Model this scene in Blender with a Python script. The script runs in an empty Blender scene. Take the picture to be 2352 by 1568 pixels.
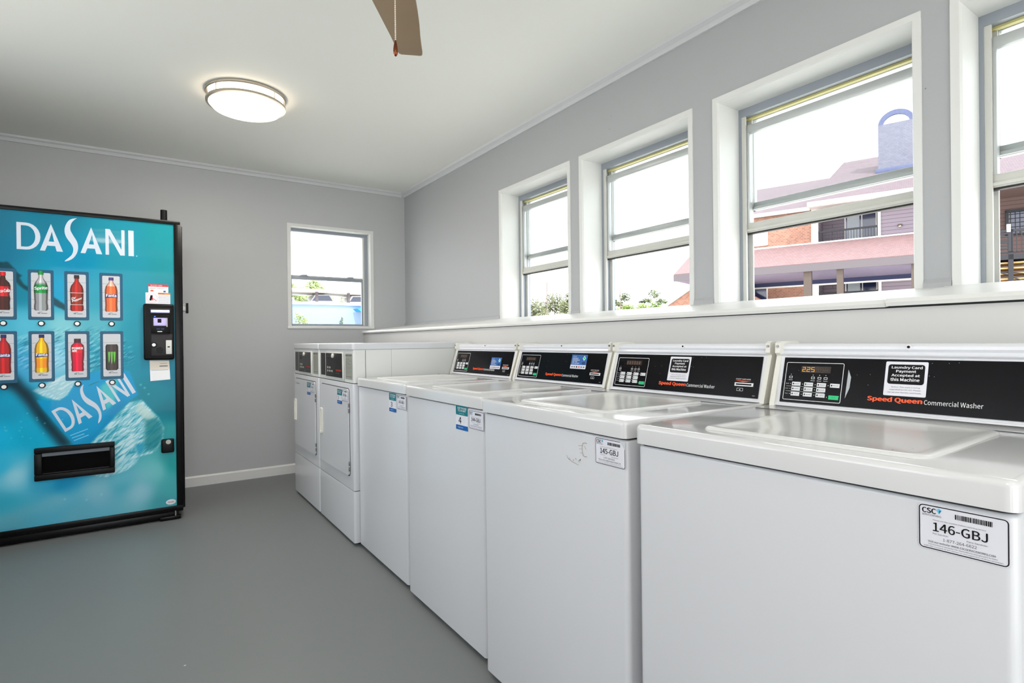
import bpy, bmesh, math, random
import numpy as np
from mathutils import Vector, Matrix

SC = bpy.context.scene
COL = SC.collection
rnd = random.Random(7)

# ------------------------------------------------------------------ camera
EYE = Vector((0, 0, 1.1061))
YAW, PITCH, ROLL = math.radians(34.0532), math.radians(-0.0998), math.radians(0.636)
cam = bpy.data.cameras.new('camera')
cam.sensor_width = 36.0
cam.lens = 36.0 * 1270.22 / 2352.0
cam.clip_start, cam.clip_end = 0.03, 500
camo = bpy.data.objects.new('camera', cam)
COL.objects.link(camo)
rv = Vector((math.cos(YAW), -math.sin(YAW), 0)); fv = Vector((math.sin(YAW), math.cos(YAW), 0)); zv = Vector((0, 0, 1))
F2 = fv * math.cos(PITCH) + zv * math.sin(PITCH)
Z2 = zv * math.cos(PITCH) - fv * math.sin(PITCH)
R3 = rv * math.cos(ROLL) - Z2 * math.sin(ROLL)
U3 = rv * math.sin(ROLL) + Z2 * math.cos(ROLL)
m = Matrix((R3, U3, -F2)).transposed().to_4x4(); m.translation = EYE
camo.matrix_world = m
SC.camera = camo

# ------------------------------------------------------------------ sky, sun, exposure
W = bpy.data.worlds.new('sky'); SC.world = W; W.use_nodes = True
bg = W.node_tree.nodes['Background']
bg.inputs[0].default_value = (0.93, 0.965, 1.0, 1); bg.inputs[1].default_value = 3.2
sun = bpy.data.lights.new('sun', 'SUN'); sun.energy = 3.5; sun.angle = 0.02; sun.color = (1, .97, .92)
suno = bpy.data.objects.new('sun', sun); COL.objects.link(suno)
suno.rotation_euler = Vector((-0.16, -0.60, 0.78)).to_track_quat('Z', 'Y').to_euler()
SC.view_settings.view_transform = 'Standard'; SC.view_settings.look = 'None'
SC.view_settings.gamma = 1.0; SC.view_settings.use_curve_mapping = False
SC.view_settings.exposure = 0.40
try:
    SC.cycles.use_denoising = True
    SC.cycles.sample_clamp_indirect = 6
    SC.cycles.max_bounces = 10; SC.cycles.diffuse_bounces = 6
    SC.cycles.caustics_reflective = False; SC.cycles.caustics_refractive = False
except Exception:
    pass

# ------------------------------------------------------------------ materials
def lin(c):
    return tuple(((v / 255) / 12.92 if v / 255 <= .04045 else ((v / 255 + .055) / 1.055) ** 2.4) for v in c)
MATS = {}
def mat(name, c, rough=.5, metal=0., spec=.5, coat=0., emit=None, es=0., bump=0., bscale=60., var=0., vscale=3., trans=0.):
    if name in MATS: return MATS[name]
    M = bpy.data.materials.new(name); M.use_nodes = True; MATS[name] = M
    nt = M.node_tree; b = nt.nodes['Principled BSDF']
    col = (*lin(c), 1)
    b.inputs['Base Color'].default_value = col
    b.inputs['Roughness'].default_value = rough; b.inputs['Metallic'].default_value = metal
    b.inputs['Specular IOR Level'].default_value = spec; b.inputs['Coat Weight'].default_value = coat
    b.inputs['Coat Roughness'].default_value = .06
    if trans: b.inputs['Transmission Weight'].default_value = trans
    if emit:
        b.inputs['Emission Color'].default_value = (*lin(emit), 1); b.inputs['Emission Strength'].default_value = es
    tc = nt.nodes.new('ShaderNodeTexCoord')
    if var:
        n = nt.nodes.new('ShaderNodeTexNoise'); n.inputs['Scale'].default_value = vscale; n.inputs['Detail'].default_value = 6
        nt.links.new(tc.outputs['Object'], n.inputs['Vector'])
        mx = nt.nodes.new('ShaderNodeMix'); mx.data_type = 'RGBA'
        mx.inputs[6].default_value = (*[v * (1 - var) for v in col[:3]], 1); mx.inputs[7].default_value = (*[min(1, v * (1 + var)) for v in col[:3]], 1)
        nt.links.new(n.outputs['Fac'], mx.inputs[0]); nt.links.new(mx.outputs[2], b.inputs['Base Color'])
    if bump:
        n = nt.nodes.new('ShaderNodeTexNoise'); n.inputs['Scale'].default_value = bscale; n.inputs['Detail'].default_value = 4
        nt.links.new(tc.outputs['Object'], n.inputs['Vector'])
        bp = nt.nodes.new('ShaderNodeBump'); bp.inputs['Strength'].default_value = bump; bp.inputs['Distance'].default_value = .004
        nt.links.new(n.outputs['Fac'], bp.inputs['Height']); nt.links.new(bp.outputs['Normal'], b.inputs['Normal'])
    return M
def bsdf(M): return M.node_tree.nodes['Principled BSDF']
def specks(M, dark, scale=55, thr=.12, dens=.5):
    """small chips / dirt specks scattered by a voronoi pattern"""
    nt = M.node_tree; b = bsdf(M); tc = [n for n in nt.nodes if n.type == 'TEX_COORD'][0]
    v = nt.nodes.new('ShaderNodeTexVoronoi'); v.inputs['Scale'].default_value = scale
    nt.links.new(tc.outputs['Object'], v.inputs['Vector'])
    n = nt.nodes.new('ShaderNodeTexNoise'); n.inputs['Scale'].default_value = 3.1
    nt.links.new(tc.outputs['Object'], n.inputs['Vector'])
    lt = nt.nodes.new('ShaderNodeMath'); lt.operation = 'LESS_THAN'; lt.inputs[1].default_value = thr
    nt.links.new(v.outputs['Distance'], lt.inputs[0])
    sep = nt.nodes.new('ShaderNodeSeparateColor'); nt.links.new(v.outputs['Color'], sep.inputs[0])
    g0 = nt.nodes.new('ShaderNodeMath'); g0.operation = 'MULTIPLY'; nt.links.new(sep.outputs[0], g0.inputs[0]); nt.links.new(n.outputs['Fac'], g0.inputs[1])
    gt = nt.nodes.new('ShaderNodeMath'); gt.operation = 'GREATER_THAN'; gt.inputs[1].default_value = dens; nt.links.new(g0.outputs[0], gt.inputs[0])
    mu = nt.nodes.new('ShaderNodeMath'); mu.operation = 'MULTIPLY'; nt.links.new(lt.outputs[0], mu.inputs[0]); nt.links.new(gt.outputs[0], mu.inputs[1])
    mx = nt.nodes.new('ShaderNodeMix'); mx.data_type = 'RGBA'
    old = b.inputs['Base Color']
    if old.is_linked: nt.links.new(old.links[0].from_socket, mx.inputs[6])
    else: mx.inputs[6].default_value = old.default_value
    mx.inputs[7].default_value = (*lin(dark), 1)
    nt.links.new(mu.outputs[0], mx.inputs[0]); nt.links.new(mx.outputs[2], b.inputs['Base Color'])
def wave_bump(M, axis, scale, strength, dist=.004, prof='SAW'):
    nt = M.node_tree; b = bsdf(M); tc = [n for n in nt.nodes if n.type == 'TEX_COORD'][0]
    w = nt.nodes.new('ShaderNodeTexWave'); w.bands_direction = axis; w.wave_profile = prof; w.inputs['Scale'].default_value = scale
    nt.links.new(tc.outputs['Object'], w.inputs['Vector'])
    bp = nt.nodes.new('ShaderNodeBump'); bp.inputs['Strength'].default_value = strength; bp.inputs['Distance'].default_value = dist
    nt.links.new(w.outputs['Fac'], bp.inputs['Height'])
    if b.inputs['Normal'].is_linked: nt.links.new(b.inputs['Normal'].links[0].from_socket, bp.inputs['Normal'])
    nt.links.new(bp.outputs['Normal'], b.inputs['Normal'])

m_wall = mat('grey_wall_paint', (174, 176, 179), .55, bump=.12, bscale=40, var=.03, vscale=1.3)
specks(m_wall, (120, 122, 124), 14, .035, .42)
m_wallb = mat('grey_wall_paint_plaster', (186, 188, 190), .5, bump=.2, bscale=14, var=.03, vscale=1.1)
specks(m_wallb, (120, 122, 124), 11, .03, .42)
m_ceil = mat('ceiling_paint', (234, 235, 230), .75, bump=.05, bscale=90)
m_floor = mat('grey_floor_paint', (117, 120, 121), .42, bump=.15, bscale=7, var=.035, vscale=1.4)
specks(m_floor, (190, 190, 186), 7, .03, .40)
m_trim = mat('white_trim_paint', (226, 226, 226), .4, bump=.1, bscale=30, var=.03, vscale=4)
m_ctrim = mat('grey_white_trim_paint', (205, 207, 210), .45)
m_ledge = mat('white_ledge_paint', (224, 224, 221), .35, bump=.25, bscale=18, var=.05, vscale=6)
specks(m_ledge, (120, 105, 80), 16, .05, .46)
m_lower = mat('white_lower_wall_paint', (206, 205, 203), .45, bump=.1, bscale=12, var=.03, vscale=2)
specks(m_lower, (150, 120, 95), 9, .05, .44)
m_reveal = mat('window_reveal_paint', (222, 223, 221), .5, bump=.15, bscale=15, var=.04, vscale=5)
m_alu = mat('painted_aluminium', (188, 192, 192), .35, metal=.25)
m_alug = mat('grey_painted_aluminium', (150, 157, 166), .4, metal=.15)
m_aluw = mat('worn_white_aluminium', (206, 206, 200), .4, var=.06, vscale=9)
m_gasket = mat('black_gasket', (30, 28, 26), .6)
m_enamel = mat('white_enamel', (207, 208, 212), .2, coat=.1)
specks(m_enamel, (150, 148, 140), 13, .022, .48)
m_enamelt = mat('white_enamel_top', (210, 210, 211), .13, spec=.45, coat=.3)
specks(m_enamelt, (95, 92, 85), 26, .045, .43)
m_lid = mat('white_enamel_lid', (212, 212, 211), .2, spec=.3, coat=.08)
specks(m_lid, (105, 102, 94), 30, .05, .38)
m_gap = mat('dark_seam', (48, 50, 52), .8)
m_plast = mat('cream_console_plastic', (226, 224, 216), .35)
m_consw = mat('white_console_paint', (222, 223, 228), .28)
m_black = mat('black_fascia', (8, 7, 11), .25, spec=.16)
specks(m_black, (150, 150, 155), 120, .09, .40)
m_kblack = mat('black_plastic', (8, 8, 9), .4, spec=.2)
m_vblack = mat('black_cabinet_enamel', (6, 5, 6), .3, spec=.22)
m_dgrey = mat('dark_grey_plastic', (44, 42, 44), .45, spec=.25)
m_white = mat('white_print', (235, 235, 238), .4)
m_paper = mat('sticker_paper', (222, 222, 230), .35)
m_ink = mat('black_ink', (16, 14, 18), .5, spec=.15)
m_gink = mat('grey_ink', (95, 95, 100), .4)
m_orange = mat('orange_red_ink', (250, 84, 22), .4)
m_red = mat('red_ink', (214, 32, 40), .4)
m_key = mat('key_white', (226, 227, 230), .4)
m_green = mat('green_key', (20, 196, 120), .4)
m_teal = mat('teal_ink', (14, 118, 128), .4)
m_blue = mat('blue_ink', (20, 92, 165), .4)
m_lblue = mat('light_blue_ink', (110, 195, 235), .4)
m_chrome = mat('brushed_nickel', (190, 182, 170), .3, metal=.9)
m_screw = mat('screw_steel', (150, 148, 145), .35, metal=.9)
m_led = mat('amber_segment_lit', (200, 140, 30), .4, emit=(255, 170, 40), es=.55)
m_ledoff = mat('amber_segment_dim', (78, 52, 34), .4)
m_dispb = mat('display_window', (38, 26, 20), .25)

# ------------------------------------------------------------------ object helpers
def link(name, me, parent=None):
    o = bpy.data.objects.new(name, me); COL.objects.link(o)
    if parent is not None: o.parent = parent
    return o
def tag(o, label=None, cat=None, group=None, kind=None):
    if label: o['label'] = label
    if cat: o['category'] = cat
    if group: o['group'] = group
    if kind: o['kind'] = kind
    return o
def thing(name, label, cat, loc=(0, 0, 0), rz=0., group=None, kind=None):
    o = bpy.data.objects.new(name, None); COL.objects.link(o); o.location = loc; o.rotation_euler = (0, 0, rz)
    o.empty_display_size = .1
    return tag(o, label, cat, group, kind)
def copy_tree(o, parent=None):
    c = o.copy(); COL.objects.link(c); c.parent = parent
    for ch in list(o.children): copy_tree(ch, c)
    return c

class MB:
    """mesh collector: boxes, prisms, tubes, flat prints -> ONE mesh object"""
    def __init__(s): s.v = []; s.f = []; s.mi = []; s.ms = []; s.sm = []
    def mid(s, m):
        if m not in s.ms: s.ms.append(m)
        return s.ms.index(m)
    def add(s, vs, fs, m, smooth=False):
        b = len(s.v); s.v += [tuple(q) for q in vs]; k = s.mid(m)
        for f in fs: s.f.append([b + i for i in f]); s.mi.append(k); s.sm.append(smooth)
        return s
    def frombm(s, bm, m, smooth=False):
        bm.verts.index_update()
        s.add([v.co[:] for v in bm.verts], [[v.index for v in f.verts] for f in bm.faces], m, smooth); bm.free(); return s
    def box(s, x0, x1, y0, y1, z0, z1, m, bev=0., seg=2, smooth=None):
        x0, x1 = sorted((x0, x1)); y0, y1 = sorted((y0, y1)); z0, z1 = sorted((z0, z1))
        bm = bmesh.new(); bmesh.ops.create_cube(bm, size=1)
        for v in bm.verts: v.co = ((x0 + x1) / 2 + v.co.x * (x1 - x0), (y0 + y1) / 2 + v.co.y * (y1 - y0), (z0 + z1) / 2 + v.co.z * (z1 - z0))
        if bev: bmesh.ops.bevel(bm, geom=bm.edges[:], offset=bev, segments=seg, profile=.5, affect='EDGES')
        return s.frombm(bm, m, bool(bev) if smooth is None else smooth)
    def prism(s, pts, axis, a0, a1, m, smooth=False):
        """polygon pts (2D) extruded along axis: x->(y,z)  y->(x,z)  z->(x,y)"""
        n = len(pts)
        def P(p, a): return {'x': (a, p[0], p[1]), 'y': (p[0], a, p[1]), 'z': (p[0], p[1], a)}[axis]
        vs = [P(p, a0) for p in pts] + [P(p, a1) for p in pts]
        fs = [list(range(n))[::-1], list(range(n, 2 * n))] + [[i, (i + 1) % n, n + (i + 1) % n, n + i] for i in range(n)]
        area = sum(pts[i][0] * pts[(i + 1) % n][1] - pts[(i + 1) % n][0] * pts[i][1] for i in range(n))
        flip = (area < 0) != ((a1 < a0) != (axis == 'y'))
        if flip: fs = [f[::-1] for f in fs]
        return s.add(vs, fs, m, smooth)
    def tube(s, p0, p1, r0, r1, m, n=12, caps=True):
        p0 = Vector(p0); p1 = Vector(p1); d = (p1 - p0).normalized()
        a = d.orthogonal().normalized(); b = d.cross(a)
        vs = []
        for p, r in ((p0, r0), (p1, r1)):
            for i in range(n):
                t = 2 * math.pi * i / n; vs.append(p + a * (r * math.cos(t)) + b * (r * math.sin(t)))
        fs = [[i, (i + 1) % n, n + (i + 1) % n, n + i] for i in range(n)]
        s.add(vs, fs, m, True)
        if caps: s.add(vs, [list(range(n))[::-1], list(range(n, 2 * n))], m)
        return s
    def lathe(s, prof, c, m, n=40, sx=1., sy=1.):
        vs = []
        for r, z in prof:
            for i in range(n):
                t = 2 * math.pi * i / n; vs.append((c[0] + r * sx * math.cos(t), c[1] + r * sy * math.sin(t), c[2] + z))
        fs = []
        for k in range(len(prof) - 1):
            for i in range(n): fs.append([k * n + i, k * n + (i + 1) % n, (k + 1) * n + (i + 1) % n, (k + 1) * n + i])
        return s.add(vs, fs, m, True)
    def build(s, name, parent=None, label=None):
        me = bpy.data.meshes.new(name)
        me.from_pydata(s.v, [], s.f)
        for m in s.ms: me.materials.append(m)
        me.polygons.foreach_set('material_index', s.mi); me.polygons.foreach_set('use_smooth', s.sm)
        me.update()
        if any(s.sm):
            try: me.set_sharp_from_angle(angle=math.radians(40))
            except Exception: pass
        o = link(name, me, parent)
        if label: o['label'] = label
        return o
def struct(mb, name, parent=None):
    o = mb.build(name, parent)
    if parent is None: o['kind'] = 'structure'
    return o

# glyph cache --------------------------------------------------
GL = {}
try:
    import os
    FONT = bpy.data.fonts.load(os.path.join(bpy.utils.system_resource('DATAFILES'), 'fonts', 'Noto Sans CJK Regular.woff2'))
except Exception:
    FONT = None
def glyphs(txt, bold=0.):
    k = (txt, bold)
    if k in GL: return GL[k]
    cu = bpy.data.curves.new('t', 'FONT'); cu.body = txt; cu.font = FONT or cu.font; cu.resolution_u = 3; cu.fill_mode = 'FRONT'; cu.offset = bold
    o = bpy.data.objects.new('t', cu); COL.objects.link(o)
    bpy.context.view_layer.update()
    me = o.to_mesh()
    vs = [(v.co.x, v.co.y) for v in me.vertices]; fs = [list(p.vertices) for p in me.polygons]
    o.to_mesh_clear(); bpy.data.objects.remove(o); bpy.data.curves.remove(cu)
    if not vs: vs = [(0, 0)]; fs = []
    x0 = min(v[0] for v in vs); x1 = max(v[0] for v in vs); y0 = min(v[1] for v in vs); y1 = max(v[1] for v in vs)
    GL[k] = ([((v[0] - x0) / max(x1 - x0, 1e-6), (v[1] - y0) / max(y1 - y0, 1e-6)) for v in vs], fs)
    return GL[k]

class Print(MB):
    """flat printed work on a plane: origin O, right U, up V, outward N (layers stacked by dn)"""
    def __init__(s, O, U, V, dn=.00025):
        super().__init__(); s.O = Vector(O); s.U = Vector(U).normalized(); s.V = Vector(V).normalized(); s.N = s.U.cross(s.V); s.dn = dn
        s.xf = None
    def P(s, a, b, l):
        if s.xf: a, b = s.xf(a, b)
        return s.O + s.U * a + s.V * b + s.N * (l * s.dn)
    def poly(s, pts, m, l=1): return s.add([s.P(a, b, l) for a, b in pts], [list(range(len(pts)))], m)
    def rect(s, a0, b0, a1, b1, m, l=1, r=0., n=4):
        a0, a1 = sorted((a0, a1)); b0, b1 = sorted((b0, b1))
        if r <= 0: return s.poly([(a0, b0), (a1, b0), (a1, b1), (a0, b1)], m, l)
        pts = []
        for cx, cy, t0 in ((a1 - r, b0 + r, -90), (a1 - r, b1 - r, 0), (a0 + r, b1 - r, 90), (a0 + r, b0 + r, 180)):
            for i in range(n + 1):
                t = math.radians(t0 + 90 * i / n); pts.append((cx + r * math.cos(t), cy + r * math.sin(t)))
        return s.poly(pts, m, l)
    def frame(s, a0, b0, a1, b1, w, m, l=1, r=0.):
        def rr(a0, b0, a1, b1, r, n=4):
            pts = []
            for cx, cy, t0 in ((a1 - r, b0 + r, -90), (a1 - r, b1 - r, 0), (a0 + r, b1 - r, 90), (a0 + r, b0 + r, 180)):
                for i in range(n + 1):
                    t = math.radians(t0 + 90 * i / n); pts.append((cx + r * math.cos(t), cy + r * math.sin(t)))
            return pts
        o = rr(a0, b0, a1, b1, r); i = rr(a0 + w, b0 + w, a1 - w, b1 - w, max(r - w, 0)); n = len(o)
        return s.add([s.P(*p, l) for p in o + i], [[k, (k + 1) % n, n + (k + 1) % n, n + k] for k in range(n)], m)
    def disc(s, a, b, r, m, l=1, n=20, ry=None):
        ry = ry or r
        return s.poly([(a + r * math.cos(2 * math.pi * i / n), b + ry * math.sin(2 * math.pi * i / n)) for i in range(n)], m, l)
    def text(s, t, a0, b0, a1, b1, m, l=2, bold=0.):
        vs, fs = glyphs(t)
        if bold:
            e = bold * (b1 - b0) * 1.6; a0 += e; a1 -= e
            for k, (dx, dy) in enumerate(((-e, 0), (e, 0), (0, e * .5), (0, -e * .5))):
                s.add([s.P(a0 + (a1 - a0) * x + dx, b0 + (b1 - b0) * y + dy, l + .15 * (k + 1)) for x, y in vs], fs, m)
        return s.add([s.P(a0 + (a1 - a0) * x, b0 + (b1 - b0) * y, l) for x, y in vs], fs, m)
    def line(s, a0, b0, a1, b1, w, m, l=1):
        d = Vector((a1 - a0, b1 - b0)); n = Vector((-d.y, d.x)).normalized() * (w / 2)
        return s.poly([(a0 - n.x, b0 - n.y), (a1 - n.x, b1 - n.y), (a1 + n.x, b1 + n.y), (a0 + n.x, b0 + n.y)], m, l)

# ================================================================== ROOM
XL, XR, YN, YF, ZC = -1.2, 2.122, -2.6, 4.955, 2.52
XO = 2.37          # outer face of window wall
ZS, ZH = 1.262, 2.145
WINS = [(2.525, 3.26), (1.655, 2.405), (.760, 1.508), (-.107, .643)]
struct(MB().box(XL - .12, XO, YN - .12, YF + .2, -.1, 0, m_floor), 'floor')
struct(MB().box(XL - .9, XO + .3, YN - .12, YF + .6, ZC, ZC + .12, m_ceil), 'ceiling')  # left overhang is an added unseen eave keeping sun out of the left windows
# right wall: pieces round the four openings
wr = MB()
ys = [YN]
for a, b in sorted(WINS): ys += [a, b]
ys.append(YF)
for i in range(0, len(ys), 2): wr.box(XR, XO, ys[i], ys[i + 1], ZS, ZH, m_wall)
wr.box(XR, XO, YN, YF, ZH, ZC, m_wall); wr.box(XR, XO, YN, YF, 0, ZS, m_wall)
struct(wr, 'wall_right')
# furred lower wall below the ledge
struct(MB().box(1.712, XR, YN, YF, 0, 1.1835, m_lower), 'wall_right_lower')
# back wall with one window, left wall with an open doorway, near wall with a wide opening, both added unseen to let in daylight
BW = (1.075, 1.79, 1.25, 2.11)
wb = MB()
wb.box(XL, BW[0], YF, YF + .15, 0, ZC, m_wallb).box(BW[1], XO, YF, YF + .15, 0, ZC, m_wallb)
wb.box(BW[0], BW[1], YF, YF + .15, 0, BW[2], m_wallb).box(BW[0], BW[1], YF, YF + .15, BW[3], ZC, m_wallb)
struct(wb, 'wall_back')
wl = MB()
wl.box(XL - .12, XL, YN - .12, -2.3, 0, ZC, m_wall)
wl.box(XL - .12, XL, -1.5, YF + .2, 0, 1.0, m_wall).box(XL - .12, XL, -1.5, YF + .2, 2.3, ZC, m_wall)
for a, b in ((-1.5, .6), (1.5, 1.62), (2.62, 2.74), (3.45, YF + .2)): wl.box(XL - .12, XL, a, b, 1.0, 2.3, m_wall)   # three window openings added out of view for fill daylight
wl.box(XL - .12, XL, -2.3, -1.5, 2.1, ZC, m_wall)
struct(wl, 'wall_left')
wn = MB()
wn.box(XL, -1.1, YN - .12, YN, 0, ZC, m_wall).box(1.65, XO, YN - .12, YN, 0, ZC, m_wall).box(-1.1, 1.65, YN - .12, YN, 2.3, ZC, m_wall)
struct(wn, 'wall_near')
# crown trims, baseboards, corner bead
struct(MB().prism([(XR, ZC), (XR - .045, ZC), (XR - .036, ZC - .012), (XR - .014, ZC - .022), (XR - .012, ZC - .042), (XR, ZC - .042)], 'y', YN, YF, m_ctrim), 'trim_1')
struct(MB().prism([(YF, ZC), (YF - .030, ZC), (YF - .026, ZC - .012), (YF - .012, ZC - .020), (YF - .012, ZC - .042), (YF, ZC - .042)], 'x', XL, XR - .03, m_ctrim), 'trim_2')
struct(MB().prism([(YF, 0), (YF - .014, 0), (YF - .014, .068), (YF - .006, .079), (YF, .079)], 'x', XL, 1.712, m_trim), 'baseboard_back')
# window ledge: slightly sloping board with a rounded nose, running into every opening
led = MB()
prof = [(1.697, 1.186), (1.694, 1.196), (1.700, 1.207), (1.76, 1.215), (XR - .03, 1.256), (XR - .004, 1.262), (XR - .004, 1.24), (1.78, 1.192)]
led.prism(prof, 'y', .682, YF, m_ledge)
led.prism([(a - (.004 if a < 1.75 else 0), b + .002) for a, b in prof], 'y', YN, .680, m_ledge)
struct(led, 'trim_3')
cv = MB()   # small cove strips at the feet of the piers
edges = sorted(WINS); piers = [(edges[k][1] + .021, edges[k + 1][0] - .021) for k in range(3)] + [(3.281, YF)]
for a, b in piers: cv.prism([(XR, ZS - .01), (XR - .011, ZS - .01), (XR - .010, ZS + .014), (XR - .002, ZS + .024), (XR, ZS + .028)], 'y', a, b, m_wall)
struct(cv, 'trim_4')
struct(MB().box(1.716, 1.74, YN, YF, 1.165, 1.190, m_gap), 'ledge_gap_shade')  # dark strip standing in for the shadow in the gap under the ledge

# glass for windows: thin clear pane
def glass_mat():
    M = bpy.data.materials.new('window_glass'); M.use_nodes = True; nt = M.node_tree; nt.nodes.clear()
    out = nt.nodes.new('ShaderNodeOutputMaterial'); tr = nt.nodes.new('ShaderNodeBsdfTransparent'); gl = nt.nodes.new('ShaderNodeBsdfGlossy')
    tr.inputs[0].default_value = (.96, .97, .97, 1); gl.inputs['Roughness'].default_value = .02
    fr = nt.nodes.new('ShaderNodeLayerWeight'); fr.inputs[0].default_value = .08
    mx = nt.nodes.new('ShaderNodeMixShader'); nt.links.new(fr.outputs['Facing'], mx.inputs[0]); nt.links.new(tr.outputs[0], mx.inputs[1]); nt.links.new(gl.outputs[0], mx.inputs[2])
    nt.links.new(mx.outputs[0], out.inputs[0]); return M
m_glass = glass_mat()

m_olive = mat('yellowed_weatherstrip', (196, 190, 128), .6)
def right_window(n, y0, y1):
    t = thing('window_%d' % n, None, None, (XR, y0, 0), kind='structure'); w = y1 - y0
    # local: x outwards, y along wall 0..w
    sv = MB(); e = .018
    for a, b, c, d in ((-.0, .022, ZS, ZH), (w - .022, w, ZS, ZH)):   # reveals with a rounded arris
        pass
    sv.prism([(-.006, -.020), (-.006, .004), (.004, .009), (.145, .009), (.145, -.001), (0, -.001), (0, -.020)], 'z', ZS - .002, ZH - .004, m_reveal)
    sv.prism([(-.006, w + .020), (-.006, w - .004), (.004, w - .009), (.145, w - .009), (.145, w + .001), (0, w + .001), (0, w + .020)], 'z', ZS - .002, ZH - .004, m_reveal)
    sv.prism([(-.006, ZH + .018), (-.006, ZH - .004), (.004, ZH - .009), (.145, ZH - .009), (.145, ZH + .001), (0, ZH + .001), (0, ZH + .018)], 'y', -.0195, w + .0195, m_reveal)
    sv.build('window_surround', t)
    MB().box(-.004, .235, -.001, w + .001, ZS - .03, ZS + .001, m_ledge, .003).build('window_sill', t)
    x0 = .145
    fr = MB()
    fr.box(x0, x0 + .09, 0, .022, ZS, ZH, m_alug).box(x0, x0 + .09, w - .022, w, ZS, ZH, m_alug)
    fr.box(x0, x0 + .09, .022, w - .022, ZH - .045, ZH, m_alug)
    fr.box(x0 + .03, x0 + .05, .022, w - .022, ZH - .053, ZH - .045, m_olive)
    fr.box(x0, x0 + .09, .022, w - .022, ZS, ZS + .006, m_alu)
    fr.box(x0 + .003, x0 + .012, .022, .040, ZS, ZH - .045, m_aluw).box(x0 + .003, x0 + .012, w - .040, w - .022, ZS, ZH - .045, m_aluw)
    fr.box(x0 + .048, x0 + .056, .022, .044, ZS, ZH - .045, m_aluw).box(x0 + .048, x0 + .056, w - .044, w - .022, ZS, ZH - .045, m_aluw)
    fr.build('window_frame', t)
    # lower sash, pushed up
    ls = MB(); xa, xb = x0 + .014, x0 + .040; zb, zt = 1.578, 2.062
    ls.box(xa, xb, .026, w - .026, zt - .036, zt, m_alu, .003)
    ls.box(xa, xb, .026, w - .026, zb, zb + .044, m_aluw, .004)
    ls.box(xa - .006, xa + .002, .04, w - .04, zb + .006, zb + .016, m_aluw)
    ls.box(xa, xb, .026, .050, zb + .04, zt - .03, m_alu, .003).box(xa, xb, w - .050, w - .026, zb + .04, zt - .03, m_alu, .003)
    ls.box(xa + .002, xb - .002, .03, w - .03, zb - .006, zb, m_gasket)
    so = ls.build('lower_sash', t)
    MB().box(xa + .011, xa + .014, .048, w - .048, zb + .04, zt - .033, m_glass).build('glass_pane', so)
    us = MB(); xa, xb = x0 + .056, x0 + .082; zb, zt = 1.684, ZH - .045
    us.box(xa, xb, .026, w - .026, zb, zb + .036, m_alu, .003)
    us.box(xa - .012, xa, .04, w - .04, zb + .002, zb + .014, m_alu)
    us.box(xa, xb, .026, w - .026, zt - .009, zt, m_alu, .002)
    us.box(xa, xb, .026, .046, zb, zt, m_alu, .003).box(xa, xb, w - .046, w - .026, zb, zt, m_alu, .003)
    so = us.build('upper_sash', t)
    MB().box(xa + .011, xa + .014, .044, w - .044, zb + .03, zt - .008, m_glass).build('glass_pane', so)
    return t
for i, (a, b) in enumerate(WINS): right_window(i + 1, a, b)

def back_window():
    x0, x1, z0, z1 = BW; t = thing('window_5', None, None, (x0, YF, 0), kind='structure'); w = x1 - x0
    s = MB()
    for a, b in ((-.020, .010), (w - .010, w + .020)): s.box(a, b, -.006, .09, z0 - .014, z1 - .009, m_reveal)
    s.box(-.020, w + .020, -.006, .09, z1 - .009, z1 + .018, m_reveal).build('window_surround', t)
    MB().box(-.025, w + .022, -.012, .13, z0 - .022, z0 + .002, m_trim, .004).build('window_sill', t)
    f = MB(); y0 = .075
    f.box(0.004, .022, y0, .13, z0, z1, m_alug).box(w - .04, w - .004, y0, .13, z0, z1, m_alug).box(.022, w - .04, y0, .13, z1 - .035, z1, m_alug).box(.022, w - .04, y0, .13, z0, z0 + .010, m_alug)
    f.box(w - .055, w - .04, y0 + .003, .12, z0 + .010, z1 - .035, m_aluw)
    f.build('window_frame', t)
    u = MB(); u.box(.022, w - .055, y0 + .03, y0 + .05, 1.672, 1.700, m_alu, .003)
    us = u.build('upper_sash', t)
    MB().box(.02, w - .05, y0 + .038, y0 + .041, 1.69, z1 - .03, m_glass).build('glass_pane', us)
    l = MB(); l.box(.022, w - .055, y0 + .005, y0 + .027, 1.660, 1.688, m_alug, .003)
    l.box(.0225, .034, y0 + .006, y0 + .026, z0 + .011, 1.661, m_alug).box(w - .067, w - .0555, y0 + .006, y0 + .026, z0 + .011, 1.661, m_alug).box(.034, w - .067, y0 + .006, y0 + .026, z0 + .0105, z0 + .022, m_alug)
    ls = l.build('lower_sash', t)
    MB().box(.03, w - .06, y0 + .014, y0 + .017, z0 + .018, 1.665, m_glass).build('glass_pane', ls)
    for c in (.135, .545): MB().prism([(c - .045, 1.686), (c - .022, 1.702), (c + .022, 1.706), (c + .040, 1.688)], 'y', y0 + .004, y0 + .03, m_alug).build('sash_latch', ls)
back_window()

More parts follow.
